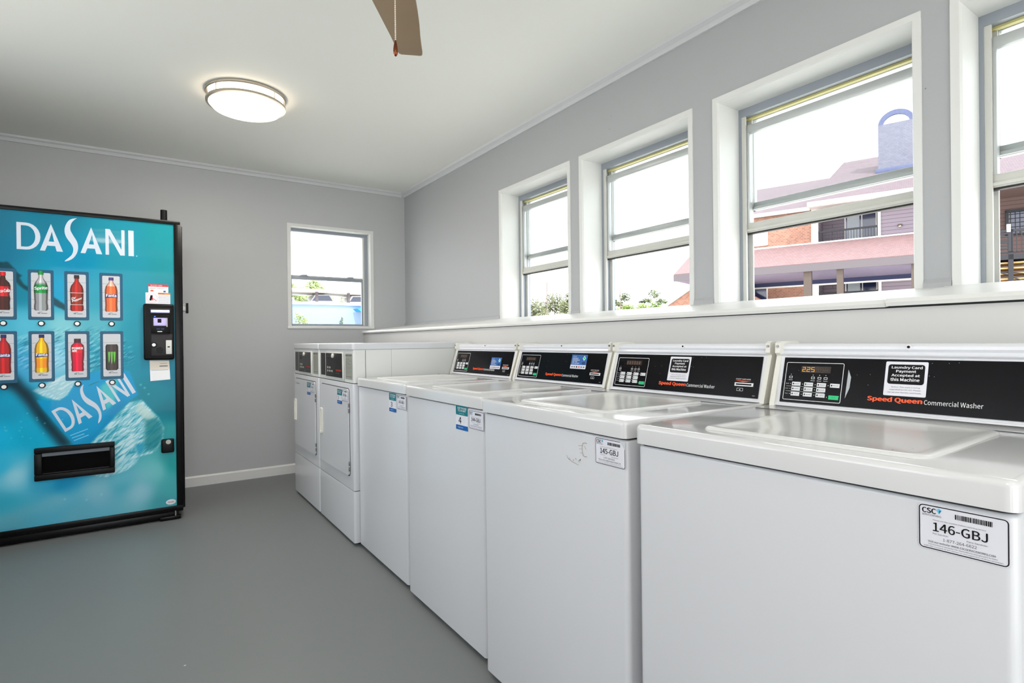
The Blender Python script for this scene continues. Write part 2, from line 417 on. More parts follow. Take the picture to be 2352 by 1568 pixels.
# ================================================================== CEILING LIGHTS AND FAN
m_frost = mat('frosted_glass_lit', (255, 244, 226), .5, emit=(255, 236, 212), es=5.)
def ceiling_light(loc, label, power):
    t = thing('ceiling_light', label, 'ceiling light', loc, group=None)
    r = .205
    MB().lathe([(r, 0), (r + .004, -.004), (r + .004, -.014), (r, -.018), (r - .012, -.018)], (0, 0, 0), m_chrome, 56).build('mounting_ring', t)
    MB().lathe([(r - .012, -.006), (r - .012, -.052), (r - .010, -.064), (r - .03, -.086), (r * .6, -.104), (r * .25, -.112), (.0, -.113)], (0, 0, 0), m_frost, 56).build('glass_shade', t)
    MB().lathe([(r - .012, -.052), (r + .002, -.052), (r + .002, -.064), (r - .012, -.066)], (0, 0, 0), m_chrome, 56).build('lower_ring', t)
    for k in range(4):
        a = math.radians(35 + 90 * k); c, s = math.cos(a) * (r - .002), math.sin(a) * (r - .002)
        MB().tube((c, s, -.016), (c, s, -.054), .0025, .0025, m_chrome, 8).build('support_strap', t)
    l = bpy.data.lights.new('lamp_bulb', 'AREA'); l.shape = 'DISK'; l.size = .36; l.energy = power; l.color = (1, .93, .83)
    o = bpy.data.objects.new('lamp_bulb', l); COL.objects.link(o); o.parent = t; o.location = (0, 0, -.125)
    return t
ceiling_light((.525, 3.45, ZC), 'lit round frosted ceiling light with two nickel rings above the machines', 12)
ceiling_light((-.30, -.30, ZC), 'lit round frosted ceiling light behind the camera, mirrored in the drinks machine', 10)

m_blade = mat('brown_nickel_blade', (146, 124, 96), .3, metal=.6, var=.12, vscale=5)
def fan():
    c = Vector((.516, 1.428)); zb = 2.215
    t = thing('ceiling_fan', 'brown ceiling fan with one blade in view and a beaded pull chain', 'ceiling fan', (c.x, c.y, ZC))
    z = zb - ZC
    MB().lathe([(0.001, 0), (.07, 0), (.07, -.012), (.045, -.05), (.018, -.06), (.018, -.12), (.06, -.13), (.115, -.16), (.12, -.235), (.1, -.27), (.05, -.30), (.05, -.345), (.001, -.35)], (0, 0, 0), m_blade, 36).build('motor_housing', t)
    a0 = math.atan2(.83, .56)
    for k in range(5):
        a = a0 + k * 2 * math.pi / 5
        st = [(.14, .05), (.2, .066), (.3, .0745), (.38, .069), (.46, .0615), (.54, .0515), (.60, .0455), (.65, .0415), (.667, .038), (.673, .030)]
        pts = [(r, w + max(0, (r - .42)) * .055) for r, w in st] + [(r, -w) for r, w in st[::-1]]
        R = Matrix.Rotation(a, 4, 'Z') @ Matrix.Rotation(math.radians(5), 4, 'X')
        vs = [R @ Vector((r, w, dz)) + Vector((0, 0, z)) for dz in (0, .006) for r, w in pts]; n = len(pts)
        b = MB(); b.add(vs, [list(range(n))[::-1], list(range(n, 2 * n))] + [[i, (i + 1) % n, n + (i + 1) % n, n + i] for i in range(n)], m_blade)
        bo = b.build('blade', t)
        br = MB(); q0 = R @ Vector((.08, 0, 0)) + Vector((0, 0, z + .012)); q1 = R @ Vector((.2, 0, .012)) + Vector((0, 0, z)); br.tube(q0, q1, .012, .012, m_chrome, 8)
        br.build('blade_arm', bo)
    px, py = .061, -.035
    ch = MB(); top, bot = -.30, 1.912 - ZC
    nb = 62
    for i in range(nb):
        zz = top + (bot - top) * i / (nb - 1)
        bm = bmesh.new(); bmesh.ops.create_uvsphere(bm, u_segments=8, v_segments=6, radius=.0021)
        for v in bm.verts: v.co += Vector((px, py, zz))
        ch.frombm(bm, m_chain, True)
    ch.tube((px, py, top + .02), (px, py, bot), .0006, .0006, m_chain, 6)
    co = ch.build('pull_chain', t)
    MB().lathe([(.0005, 0), (.0022, -.003), (.0045, -.013), (.0060, -.023), (.0064, -.031), (.0056, -.038), (.003, -.043), (.0005, -.045)], (px, py, bot), m_copper, 32).build('pull_knob', co)
m_chain = mat('bead_chain', (225, 214, 200), .3, metal=.7)
m_copper = mat('dark_copper', (120, 66, 44), .22, metal=.85)
fan()

# ================================================================== WASHERS
WW, WD = .651, .711
FU, FV = Vector((0, -1, 0)), Vector((.282, 0, 1)).normalized()
FX, FZ0, FZ1 = .568, .926, 1.049      # face bottom x, z range
def rounded_block(x0, x1, y0, y1, z0, z1, rv_, rt, m):
    """box whose vertical edges have radius rv_ and whose top edge has radius rt"""
    bm = bmesh.new(); bmesh.ops.create_cube(bm, size=1)
    for v in bm.verts: v.co = ((x0 + x1) / 2 + v.co.x * (x1 - x0), (y0 + y1) / 2 + v.co.y * (y1 - y0), (z0 + z1) / 2 + v.co.z * (z1 - z0))
    ve = [e for e in bm.edges if abs(e.verts[0].co.z - e.verts[1].co.z) > 1e-6]
    bmesh.ops.bevel(bm, geom=ve, offset=rv_, segments=5, profile=.5, affect='EDGES')
    te = [e for e in bm.edges if min(v.co.z for v in e.verts) > z1 - 1e-5]
    if rt: bmesh.ops.bevel(bm, geom=te, offset=rt, segments=4, profile=.5, affect='EDGES')
    return MB().frombm(bm, m, True)

def csc_sticker(P, a, b, num, full=True):
    """identity sticker 0.103 x 0.065, lower-left corner a,b"""
    w, h = .103, .065
    P.rect(a, b, a + w, b + h, m_paper, 1, .006); P.frame(a + .001, b + .001, a + w - .001, b + h - .001, .0014, m_ink, 2, .0055)
    P.text('CSC', a + .005, b + .0525, a + .022, b + .060, m_ink, 3, .03)
    P.poly([(a + .0255, b + .0535), (a + .0285, b + .0590), (a + .0255, b + .0618), (a + .0225, b + .0590)], m_lblue, 3)
    P.poly([(a + .0255, b + .0535), (a + .0285, b + .0590), (a + .0255, b + .0590)], m_teal, 4)
    P.text('SERVICEWORKS', a + .005, b + .0485, a + .028, b + .0512, m_gink, 3)
    x = a + .044
    r = random.Random(num)
    while x < a + .085:
        wd = r.choice((.0006, .001, .0014)); P.rect(x, b + .0505, x + wd, b + .0575, m_ink, 3); x += wd + r.choice((.0006, .0009))
    P.text('Please use this number if when reporting service', a + .018, b + .0425, a + .078, b + .0448, m_gink, 3)
    P.text('%s-GBJ' % num, a + .018, b + .0278, a + .080, b + .0405, m_ink, 3, .012)
    P.text('For Service:', a + .018, b + .0232, a + .036, b + .0255, m_gink, 3)
    P.text('Para Servicio:', a + .057, b + .0222, a + .080, b + .0245, m_gink, 3)
    P.text('1-877-264-6622', a + .030, b + .0158, a + .068, b + .0200, m_gink, 3)
    P.text('Visit our website: WWW.CSCSERVICEWORKS.COM', a + .012, b + .0105, a + .088, b + .0135, m_ink, 3)
    P.text('This machine is owned by CSC ServiceWorks and operated by them', a + .012, b + .0068, a + .090, b + .0090, m_gink, 3)
    P.text('with the consent of the owner or management of these premises', a + .007, b + .0036, a + .096, b + .0058, m_gink, 3)

def tap_sticker(P, a, b, w, h, num):
    P.rect(a, b, a + w, b + h, m_paper, 1, .006)
    P.rect(a + .001, b + h * .60, a + w - .001, b + h - .001, m_teal, 2, .004); P.rect(a + .001, b + .001, a + w - .001, b + h * .2, m_blue, 2, .003)
    P.text('TAP PHONE', a + w * .14, b + h * .84, a + w * .9, b + h * .92, m_white, 3, .02)
    P.text('TO START', a + w * .18, b + h * .74, a + w * .84, b + h * .82, m_white, 3, .02)
    P.text('or scan code', a + w * .3, b + h * .65, a + w * .7, b + h * .69, m_white, 3)
    P.text(num, a + w * .24, b + h * .27, a + w * .47, b + h * .52, m_ink, 3, .01)
    P.text('cscgo.com', a + w * .16, b + h * .07, a + w * .6, b + h * .13, m_white, 3)

def fascia_xy(a, b):
    """a from the left end of the black fascia, b up from its lower edge -> origin helper"""
    return a, b
def washer_base():
    t = bpy.data.objects.new('washing_machine', None); COL.objects.link(t); t.empty_display_size = .1
    body = rounded_block(0, WD - .01, .002, WW - .002, .022, .868, .014, .006, m_enamel)
    body.box(.03, WD - .04, .03, WW - .03, .004, .03, m_gap)
    cab = body.build('cabinet', t)
    for x in (.06, WD - .08):
        for y in (.05, WW - .05): MB().tube((x, y, 0), (x, y, .03), .018, .014, m_kblack, 12).build('foot', t)
    rounded_block(.005, WD - .02, .007, WW - .007, .864, .878, .014, 0, m_gap).build('seam', t)
    # top panel: rounded slab with a shallow well round the lid
    bm = bmesh.new(); bmesh.ops.create_cube(bm, size=1)
    x0, x1, y0, y1, z0, z1 = -.008, WD - .012, -.001, WW + .001, .873, .915
    for v in bm.verts: v.co = ((x0 + x1) / 2 + v.co.x * (x1 - x0), (y0 + y1) / 2 + v.co.y * (y1 - y0), (z0 + z1) / 2 + v.co.z * (z1 - z0))
    ve = [e for e in bm.edges if abs(e.verts[0].co.z - e.verts[1].co.z) > 1e-6]
    bmesh.ops.bevel(bm, geom=ve, offset=.016, segments=5, profile=.5, affect='EDGES')
    te = [e for e in bm.edges if min(v.co.z for v in e.verts) > z1 - 1e-5]
    bmesh.ops.bevel(bm, geom=te, offset=.010, segments=4, profile=.5, affect='EDGES')
    top = MB().frombm(bm, m_enamelt, True)
    top.build('top_panel', t)
    # lid with raised rim and dished middle
    lx0, lx1, ly0, ly1 = .048, .448, .115, .520
    rings = [(0, .9152), (.0015, .9185), (.005, .9205), (.016, .9208), (.024, .9188), (.034, .9172), (.11, .9166), (.19, .9164)]
    n = 6; vs = []; per = None
    for ins, z in rings:
        a0, a1, b0, b1 = lx0 + ins, lx1 - ins, ly0 + ins, ly1 - ins; r = max(.028 - ins * .3, .006)
        pts = []
        for cx, cy, t0 in ((a1 - r, b0 + r, -90), (a1 - r, b1 - r, 0), (a0 + r, b1 - r, 90), (a0 + r, b0 + r, 180)):
            for i in range(n + 1):
                q = math.radians(t0 + 90 * i / n); pts.append((cx + r * math.cos(q), cy + r * math.sin(q), z))
        per = len(pts); vs += pts
    fs = [[k * per + i, k * per + (i + 1) % per, (k + 1) * per + (i + 1) % per, (k + 1) * per + i] for k in range(len(rings) - 1) for i in range(per)]
    fs.append([(len(rings) - 1) * per + i for i in range(per)])
    MB().add(vs, fs, m_lid, True).build('lid', t)
    hg = MB()
    hg.box(.470, .474, .01, WW - .01, .9145, .9156, m_gap)
    hg.build('hinge_seam', t)
    # console housing
    k = .282
    xt = FX + (1.056 - FZ0) * k
    pr = [(FX - .006, .916), (FX - .003, FZ0 - .006), (FX + .001, FZ0 - .005), (xt, 1.053), (xt - .005, 1.058), (xt + .010, 1.0605), (xt + .013, 1.067), (xt + .007, 1.0735), (xt + .008, 1.081), (xt + .016, 1.087), (xt + .03, 1.0885), (.69, 1.0885), (.705, 1.08), (.71, 1.05), (.71, .916)]
    c = MB().prism(pr, 'y', .012, WW - .012, m_consw, False)
    con = c.build('control_console', t)
    # end caps with knob and screw hole
    for y0, y1 in ((.0, .014), (WW - .014, WW)):
        e = MB(); pe = [(FX - .010, .914), (FX - .008, .924), (xt - .002, 1.054), (xt - .012, 1.062), (xt - .010, 1.090), (xt + .002, 1.0955), (.70, 1.0955), (.714, 1.08), (.714, .914)]
        e.prism(pe, 'y', y0, y1, m_plast)
        eo = e.build('end_cap', con)
    for y in (WW / 2 + .0, ):
        MB().tube((xt + .003, y, 1.0795), (xt + .012, y, 1.0765), .0062, .0062, m_white, 14).tube((xt + .0015, y, 1.080), (xt + .006, y, 1.0785), .0032, .0032, m_ink, 10).build('lock_screw', con)
    for y in (.007, WW - .007):
        MB().tube((xt - .0135, y, 1.081), (xt - .006, y, 1.081), .004, .004, m_screw, 10).build('end_screw', con)
    MB().box(FX - .001, .69, .014, WW - .014, .9145, .9175, m_gap).build('base_gasket', con)
    # black fascia
    O = Vector((FX, WW - .025, FZ0)) - Vector((k, 0, 0)) * 0
    P = Print(O + FU.cross(FV) * .0012, FU, FV)
    Wf, Hf = .600, (1.049 - FZ0) / FV.z
    b = MB(); nrm = FU.cross(FV)
    vs = [O + FU * a + FV * bb + nrm * n_ for n_ in (-.002, .001) for a, bb in ((0, 0), (Wf, 0), (Wf, Hf), (0, Hf))]
    b.add(vs, [[3, 2, 1, 0], [4, 5, 6, 7], [0, 1, 5, 4], [1, 2, 6, 5], [2, 3, 7, 6], [3, 0, 4, 7]], m_black)
    P.v = b.v; P.f = b.f; P.mi = b.mi; P.ms = b.ms; P.sm = b.sm
    P.frame(.008, .007, .160, .114, .0014, m_white, 1, .004)
    for x, lab in ((.024, 'Wash'), (.084, 'Wash'), (.101, 'Rinse'), (.117, 'Spin')):
        P.disc(x, .0795, .0010, m_white, 1, 8); P.frame(x - .0045, .0685, x + .0045, .0745, .001, m_white, 1, .0005); P.text(lab, x - .0055, .0625, x + .0055, .0655, m_white, 1)
    for y, lab in ((.053, 'Soil'), (.039, 'Cycle'), (.0245, 'Temp')):
        P.text(lab, .0125, y - .0014, .021, y + .0014, m_white, 1)
        for x in (.0255, .0585, .0920): P.disc(x, y, .0010, m_white, 1, 8)
    for x, y in ((.1255, .0525), (.125, .021)): P.disc(x, y, .0010, m_white, 1, 8)
    P.rect(.014, .0455, .118, .0460, m_white, 1); P.rect(.014, .0315, .118, .0320, m_white, 1)
    P.text('Speed Queen', .2215, .0185, .3385, .0330, m_orange, 1, .045)
    P.text('Commercial Washer', .3415, .0205, .4500, .0320, m_white, 1)
    P.text('INSERT CARD HERE', .5215, .0545, .5710, .0580, m_white, 1, .01)
    P.poly([(.519, .0515), (.546, .0475), (.574, .0515)], m_orange, 1)
    P.frame(.5285, .0195, .5495, .0285, .0008, m_white, 1); P.poly([(.536, .0225), (.542, .0225), (.539, .0255)], m_white, 1)
    P.text('MDC', .583, .0065, .592, .0085, m_white, 1)
    fas = P.build('fascia', con)
    def on(a0, b0, a1, b1, h, m, name, r=.001, extra=None, lab=None):
        q = MB(); vs = [O + FU * a + FV * bb + nrm * n_ for n_ in (.0008, h) for a, bb in ((a0, b0), (a1, b0), (a1, b1), (a0, b1))]
        q.add(vs, [[3, 2, 1, 0], [4, 5, 6, 7], [0, 1, 5, 4], [1, 2, 6, 5], [2, 3, 7, 6], [3, 0, 4, 7]], m)
        if extra:
            p = Print(O + nrm * (h + .0001), FU, FV); p.v, p.f, p.mi, p.ms, p.sm = q.v, q.f, q.mi, q.ms, q.sm; extra(p); q = p
        return q.build(name, con, lab)
    def seg(p, a, b, w, h, on_):
        d = {'2': 'abged', '5': 'afgcd', '8': 'abcdefg'}[on_[0]]; mm = m_led if on_[1] else m_ledoff; s_ = .0012
        S = {'a': (0, h - s_, w, h), 'g': (0, h / 2 - s_ / 2, w, h / 2 + s_ / 2), 'd': (0, 0, w, s_), 'f': (0, h / 2, s_, h), 'b': (w - s_, h / 2, w, h), 'e': (0, 0, s_, h / 2), 'c': (w - s_, 0, w, h / 2)}
        for c_ in d: q = S[c_]; p.rect(a + q[0], b + q[1], a + q[2], b + q[3], mm, 1)
    def dd(p):
        for i, c_ in enumerate((('2', 1), ('2', 1), ('5', 1), ('8', 0), ('8', 0), ('8', 0))): seg(p, .0535 + i * .0118, .0885, .0085, .0125, c_)
        p.rect(.064, .0885, .0652, .0897, m_led, 1)
    DISP = [on(.050, .0860, .128, .1040, .0014, m_dispb, 'price_display', extra=dd)]
    KL = [('LIGHT', 'MEDIUM', 'HEAVY', 'SMALL LOAD'), ('NORMAL', 'PERM PRESS', 'DELICATES'), ('HOT', 'WARM', 'COLD')]
    for r_, (y, row) in enumerate(zip((.0530, .0390, .0245), KL)):
        for c_, lab in enumerate(row):
            x = (.0415, .0750, .1085, .1425)[c_]
            on(x - .0115, y - .0052, x + .0115, y + .0052, .0026, m_key, 'key',
               extra=lambda p, lab=lab, x=x, y=y: (p.rect(x - .0090, y - .0022, x - .0060, y + .0022, m_ink, 1), p.text(lab, x - .0040, y - .0014, x + .0095, y + .0014, m_ink, 1)))
    on(.130, .0155, .1545, .0265, .0026, m_green, 'start_key', extra=lambda p: p.text('START', .137, .0195, .148, .0225, m_teal, 1), lab='green start key')
    def slotx(p): p.rect(.5240, .0375, .5765, .0420, m_ink, 1)
    on(.5200, .0345, .5815, .0450, .0030, m_white, 'card_slot', extra=slotx)
    def dd2(p):
        for i in range(6): p.rect(.0535 + i * .0118, .0885, .0620 + i * .0118, .1010, m_ledoff, 1)
    dim = on(.050, .0860, .128, .1040, .0014, m_dispb, 'price_display', extra=dd2); DIM.append(dim.data); bpy.data.objects.remove(dim)
    return t
DIM = []
base = washer_base()
spots = [(.9525, .2278, math.radians(1.9)), (.944, .9215, 0), (.971, 1.6115, 0), (.984, 2.2971, 0)]
WL = ['white top-loading washing machine with sticker number ending 146, nearest and largest in the row',
      'white top-loading washing machine with sticker 145 and scuffed paint on its front',
      'white top-loading washing machine with a teal sticker numbered 4 on its front',
      'white top-loading washing machine with a teal sticker numbered 3, standing beside the dryer']
washers = []
for i, (x, y, r) in enumerate(spots):
    o = base if i == 0 else copy_tree(base)
    o.location = (x, y, 0); o.rotation_euler = (0, 0, r)
    if i:
        for ch in o.children_recursive:
            if ch.name.startswith('price_display'): ch.data = DIM[0]
    tag(o, WL[i], 'washing machine', 'top-loading washing machines in a row under the window ledge'); washers.append(o)

def front_print(x): return Print((x, WW, 0), (0, -1, 0), (0, 0, 1))   # a = distance from left (far) edge, b = height
def fas_print():
    nrm = FU.cross(FV)
    return Print(Vector((FX, WW - .025, FZ0)) + nrm * .0016, FU, FV)
def notice(par):
    P = fas_print(); a, b, w, h = .256, .037, .088, .085
    P.rect(a, b, a + w, b + h, m_paper, 1, .003); P.rect(a + .006, b + .029, a + w - .006, b + h - .007, m_ink, 2, .006)
    for i, (s_, x0, x1) in enumerate((('Laundry Card', .013, .077), ('Payment', .023, .065), ('Accepted at', .014, .073), ('this Machine', .0125, .073))):
        y = b + .066 - i * .0098; P.text(s_, a + x0, y, a + x1, y + .0080, m_white, 3, .025)
    P.text('Notice: This room is being', a + .016, b + .0195, a + .075, b + .0235, m_ink, 2)
    P.text('upgraded to CSC GO. Please', a + .0125, b + .0130, a + .0765, b + .0170, m_ink, 2)
    P.text('use up your laundry card funds.', a + .009, b + .0065, a + .079, b + .0105, m_ink, 2)
    P.build('notice_sticker', par, 'white notice sticker with black panel about laundry cards')
def goapp(par, a, b):
    P = fas_print(); w, h = .100, .062
    P.rect(a, b, a + w, b + h, m_paper, 1, .003); P.rect(a, b + .017, a + w, b + h, m_blue, 2, .002)
    P.text('CSC GO', a + .008, b + .051, a + .030, b + .056, m_white, 3)
    for i, s_ in enumerate(('FOR BEST', 'EXPERIENCE', 'USE THE', 'CSC GO APP')):
        P.text(s_, a + .008, b + .0425 - i * .0072, a + .008 + len(s_) * .0047, b + .0475 - i * .0072, m_white, 3, .02)
    P.poly([(a + .082, b + .036), (a + .092, b + .046), (a + .082, b + .058), (a + .072, b + .046)], m_white, 3); P.disc(a + .082, b + .047, .0055, m_green, 4, 12)
    P.rect(a + .072, b + .026, a + .092, b + .029, m_ink, 3); P.rect(a + .072, b + .020, a + .092, b + .023, m_ink, 3)
    for i, mm in enumerate((m_gink, m_gink, m_ink, m_red, m_blue, m_gink)): P.rect(a + .008 + i * .015, b + .005, a + .017 + i * .015, b + .011, mm, 2)
    P.build('app_sticker', par, 'blue and white app sticker')
notice(washers[0]); notice(washers[1])
goapp(washers[2], .386, .058); goapp(washers[3], .398, .032)
P = front_print(-.0006); csc_sticker(P, .538, .797, '146'); P.build('identity_sticker', washers[0], 'white bordered identity sticker')
P = front_print(-.0006); csc_sticker(P, .543, .799, '145'); P.poly([(.628, .8645), (.6465, .8645), (.6465, .845)], m_enamel, 4); P.build('identity_sticker', washers[1], 'white identity sticker with one corner torn off')
m_scuff = mat('paint_scuff', (168, 164, 152), .6)
P = front_print(-.0005)
r_ = random.Random(4)
pts = [(.512, .842), (.503, .8425), (.496, .840), (.4935, .830), (.4945, .818), (.497, .8085), (.505, .807), (.512, .8085)]
for a, b in zip(pts[:-1], pts[1:]): P.line(*a, *b, .0022, m_scuff, 1)
for a, b in (((.478, .832), (.494, .834)), ((.482, .824), (.493, .825)), ((.486, .815), (.494, .814)), ((.430, .800), (.436, .792)), ((.436, .792), (.452, .786)), ((.452, .786), (.480, .781)), ((.502, .835), (.508, .826))): P.line(*a, *b, .0013, m_scuff, 1)
for i in range(14): P.disc(.43 + r_.random() * .06, .79 + r_.random() * .008, .0008 + r_.random() * .0012, m_scuff, 1, 6)
for i in range(10): P.line(.43 + i * .007, .8635 - i * .0002, .434 + i * .007, .8632 - i * .0003, .0008, m_scuff, 1)
P.build('paint_scuff', washers[1], 'scuffed bare patch in the paint')
P = front_print(-.0006); tap_sticker(P, .451, .782, .091, .091, '4'); P.build('price_sticker', washers[2], 'teal and blue sticker numbered 4')
P = front_print(-.0006); csc_sticker(P, .548, .797, '144'); P.build('identity_sticker', washers[2], 'white bordered identity sticker')
P = front_print(-.0006); tap_sticker(P, .447, .778, .088, .090, '3'); P.build('price_sticker', washers[3], 'teal and blue sticker numbered 3')
P = front_print(-.0006); csc_sticker(P, .545, .799, '143'); P.build('identity_sticker', washers[3], 'white bordered identity sticker')
P = fas_print(); P.poly([(.170, .021), (.1785, .050), (.1795, .078), (.1715, .098)], mat('pale_grey_sliver', (176, 180, 184), .3), 1); P.build('fascia_sliver', washers[0], 'sliver of pale grey by the keypad')  # flat pale grey sliver laid on the fascia beside the keypad

# ================================================================== DRYERS
DW, DD, DH = .683, .727, 1.101
m_hinge = mat('hinge_steel', (118, 120, 122), .4, metal=.5)
m_dgreyp = mat('info_panel_grey', (150, 152, 142), .5)
m_dpan = mat('dryer_panel_white', (214, 215, 212), .3)
def dryer_base():
    t = bpy.data.objects.new('tumble_dryer', None); COL.objects.link(t); t.empty_display_size = .1
    low = rounded_block(.0, DD, 0.002, DW - .002, .018, .2965, .012, .003, m_enamel); low.box(.03, DD - .03, .03, DW - .03, .002, .02, m_gap); low.build('lower_panel', t)
    MB().box(.008, DD - .01, .008, DW - .008, .295, .3025, m_gap).build('lower_seam', t)
    rounded_block(.0, DD, .002, DW - .002, .3010, .8795, .012, .003, m_enamel).build('cabinet', t)
    MB().box(.008, DD - .01, .008, DW - .008, .878, .885, m_gap).build('upper_seam', t)
    rounded_block(.004, DD, .003, DW - .003, .8840, 1.0655, .012, .002, m_dpan).build('control_housing', t)
    rounded_block(-.002, DD, .0, DW, 1.0665, DH, .014, .007, m_enamel).build('top_cover', t)
    MB().box(.01, DD - .01, .008, DW - .008, 1.064, 1.068, m_gap).build('top_seam', t)
    for x in (.06, DD - .06):
        for y in (.05, DW - .05): MB().tube((x, y, 0), (x, y, .025), .018, .014, m_kblack, 12).build('foot', t)
    def A(a): return DW - a      # a from left end as seen
    # front door panel with rounded corners
    d = MB(); r = .022
    def rr(a0, a1, z0, z1, r):
        pts = []
        for cx, cy, t0 in ((a1 - r, z0 + r, -90), (a1 - r, z1 - r, 0), (a0 + r, z1 - r, 90), (a0 + r, z0 + r, 180)):
            for i in range(6):
                q = math.radians(t0 + 90 * i / 5); pts.append((cx + r * math.cos(q), cy + r * math.sin(q)))
        return pts
    gp = MB(); gp.prism(rr(.060, .625, .368, .853, .026), 'x', -.0012, .002, m_gap); gp.build('door_gap', t)
    d.prism(rr(.064, .621, .372, .849, .024), 'x', -.010, .004, m_enamel)
    do = d.build('door', t)
    h = MB(); fr = rr(.565, .612, .540, .700, .010); inn = rr(.574, .603, .551, .689, .006); n = len(fr)
    vs = [(-.017, y, z) for y, z in fr] + [(-.017, y, z) for y, z in inn] + [(-.009, y, z) for y, z in fr] + [(-.0105, y, z) for y, z in inn]
    fs = [[i, (i + 1) % n, n + (i + 1) % n, n + i] for i in range(n)] + [[i, (i + 1) % n, 2 * n + (i + 1) % n, 2 * n + i][::-1] for i in range(n)] + [[n + i, n + (i + 1) % n, 3 * n + (i + 1) % n, 3 * n + i] for i in range(n)] + [list(range(3 * n, 4 * n))]
    h.add(vs, fs, m_plast); h.build('handle', do)
    for z in (.745, .425):
        for q in (0, 1): MB().box(-.0105, -.002, .0545, .060, z - .026 + q * .030, z - .004 + q * .030, m_hinge, .001).build('hinge', do)
    # control panel inserts   (a measured from the far/left end)
    P = Print((.0035, DW, 0), (0, -1, 0), (0, 0, 1)); P.rect(.040, .905, .140, 1.042, m_black, 1, .002); P.build('side_display', t)
    q = MB().box(-.0015, .006, A(.165), A(.510), .896, 1.050, m_dpan, .003); q.box(-.004, .002, A(.512), A(.522), .894, 1.052, m_plast, .002)
    cp = q.build('control_frame', t)
    P = Print((-.0018, DW, 0), (0, -1, 0), (0, 0, 1)); P.rect(.170, .903, .497, 1.043, m_black, 1, .002)
    P.rect(.205, .990, .245, 1.015, m_dgrey, 2)
    P.text('Speed Queen', .375, .938, .480, .951, mat('dull_red_ink', (200, 60, 45), .5), 2, .04); P.text('Commercial Dryer', .375, .922, .450, .932, m_gink, 2)
    P.text('INSTRUCTIONS', .200, 1.020, .300, 1.026, m_gink, 2); P.text('High Heat  Normal  Delicate', .190, .912, .300, .918, m_gink, 2)
    P.build('fascia', cp)
    for r__ in range(2):
        for c in range(3):
            if r__ == 0 and c == 2: continue
            MB().box(-.0040, -.0015, A(.205 + c * .042), A(.230 + c * .042), .930 + (1 - r__) * .020, .942 + (1 - r__) * .020, m_dgreyp, .001).build('key', cp)
    MB().tube((-.010, A(.325), 1.028), (-.001, A(.325), 1.028), .012, .014, m_plast, 18).build('coin_lock', cp)
    P = Print((.0032, DW, 0), (0, -1, 0), (0, 0, 1)); P.rect(.540, .902, .662, 1.044, m_dgreyp, 1, .003)
    P.text('DIRECTIONS', .552, 1.030, .652, 1.037, m_ink, 2, .01)
    for i in range(9): P.text('Remove lint screen and load dryer' if i % 2 else 'Select the fabric setting', .552, 1.010 - i * .0095, (.640 if i % 2 else .615), 1.015 - i * .0095, m_gink, 2)
    P.rect(.552, .915, .652, .9165, m_ink, 2); P.build('direction_plate', t)
    return t
db = dryer_base()
DL = ['white front-loading tumble dryer beside the washing machines, its whole right side showing',
      'white front-loading tumble dryer at the far end of the row under the small window']
dryers = []
db2 = copy_tree(db)
for i, y in enumerate((2.9551, 3.6444)):
    o = (db, db2)[i]; o.location = (.9587, y, 0)
    tag(o, DL[i], 'tumble dryer', 'front-loading dryers at the end of the row'); dryers.append(o)
    P = Print((-.0106, DW, 0), (0, -1, 0), (0, 0, 1))
    P.rect(.430, .757, .518, .840, m_paper, 1, .003); P.rect(.430, .806, .518, .840, m_teal, 2, .003); P.rect(.430, .757, .518, .776, m_blue, 2, .003)
    P.text('1' if i == 0 else '2', .445, .783, .460, .801, m_ink, 3, .01)
    P.text('TAP PHONE', .438, .826, .510, .833, m_white, 3, .02); P.text('TO START', .440, .816, .500, .823, m_white, 3, .02); P.text('cscgo.com', .440, .763, .490, .770, m_white, 3)
    P.build('price_sticker', o)
    P = Print((-.0106, DW, 0), (0, -1, 0), (0, 0, 1)); P.xf = lambda a, b: (a - .010, b - .018)
    csc_sticker(P, .530, .797, '142' if i == 0 else '141'); P.build('identity_sticker', o)
P = Print((.020, .0014, 0), (1, 0, 0), (0, 0, 1)); 
for z in (1.058,): P.rect(.05, .888, .052, 1.062, m_gap, 1)
P.rect(.20, .888, .2008, 1.064, m_gap, 1); P.build('side_seam', dryers[0])
P = Print((-.0106, DW, 0), (0, -1, 0), (0, 0, 1)); P.text('Speed Queen', .125, .812, .215, .822, m_gink, 1, .02); P.build('badge', dryers[1])
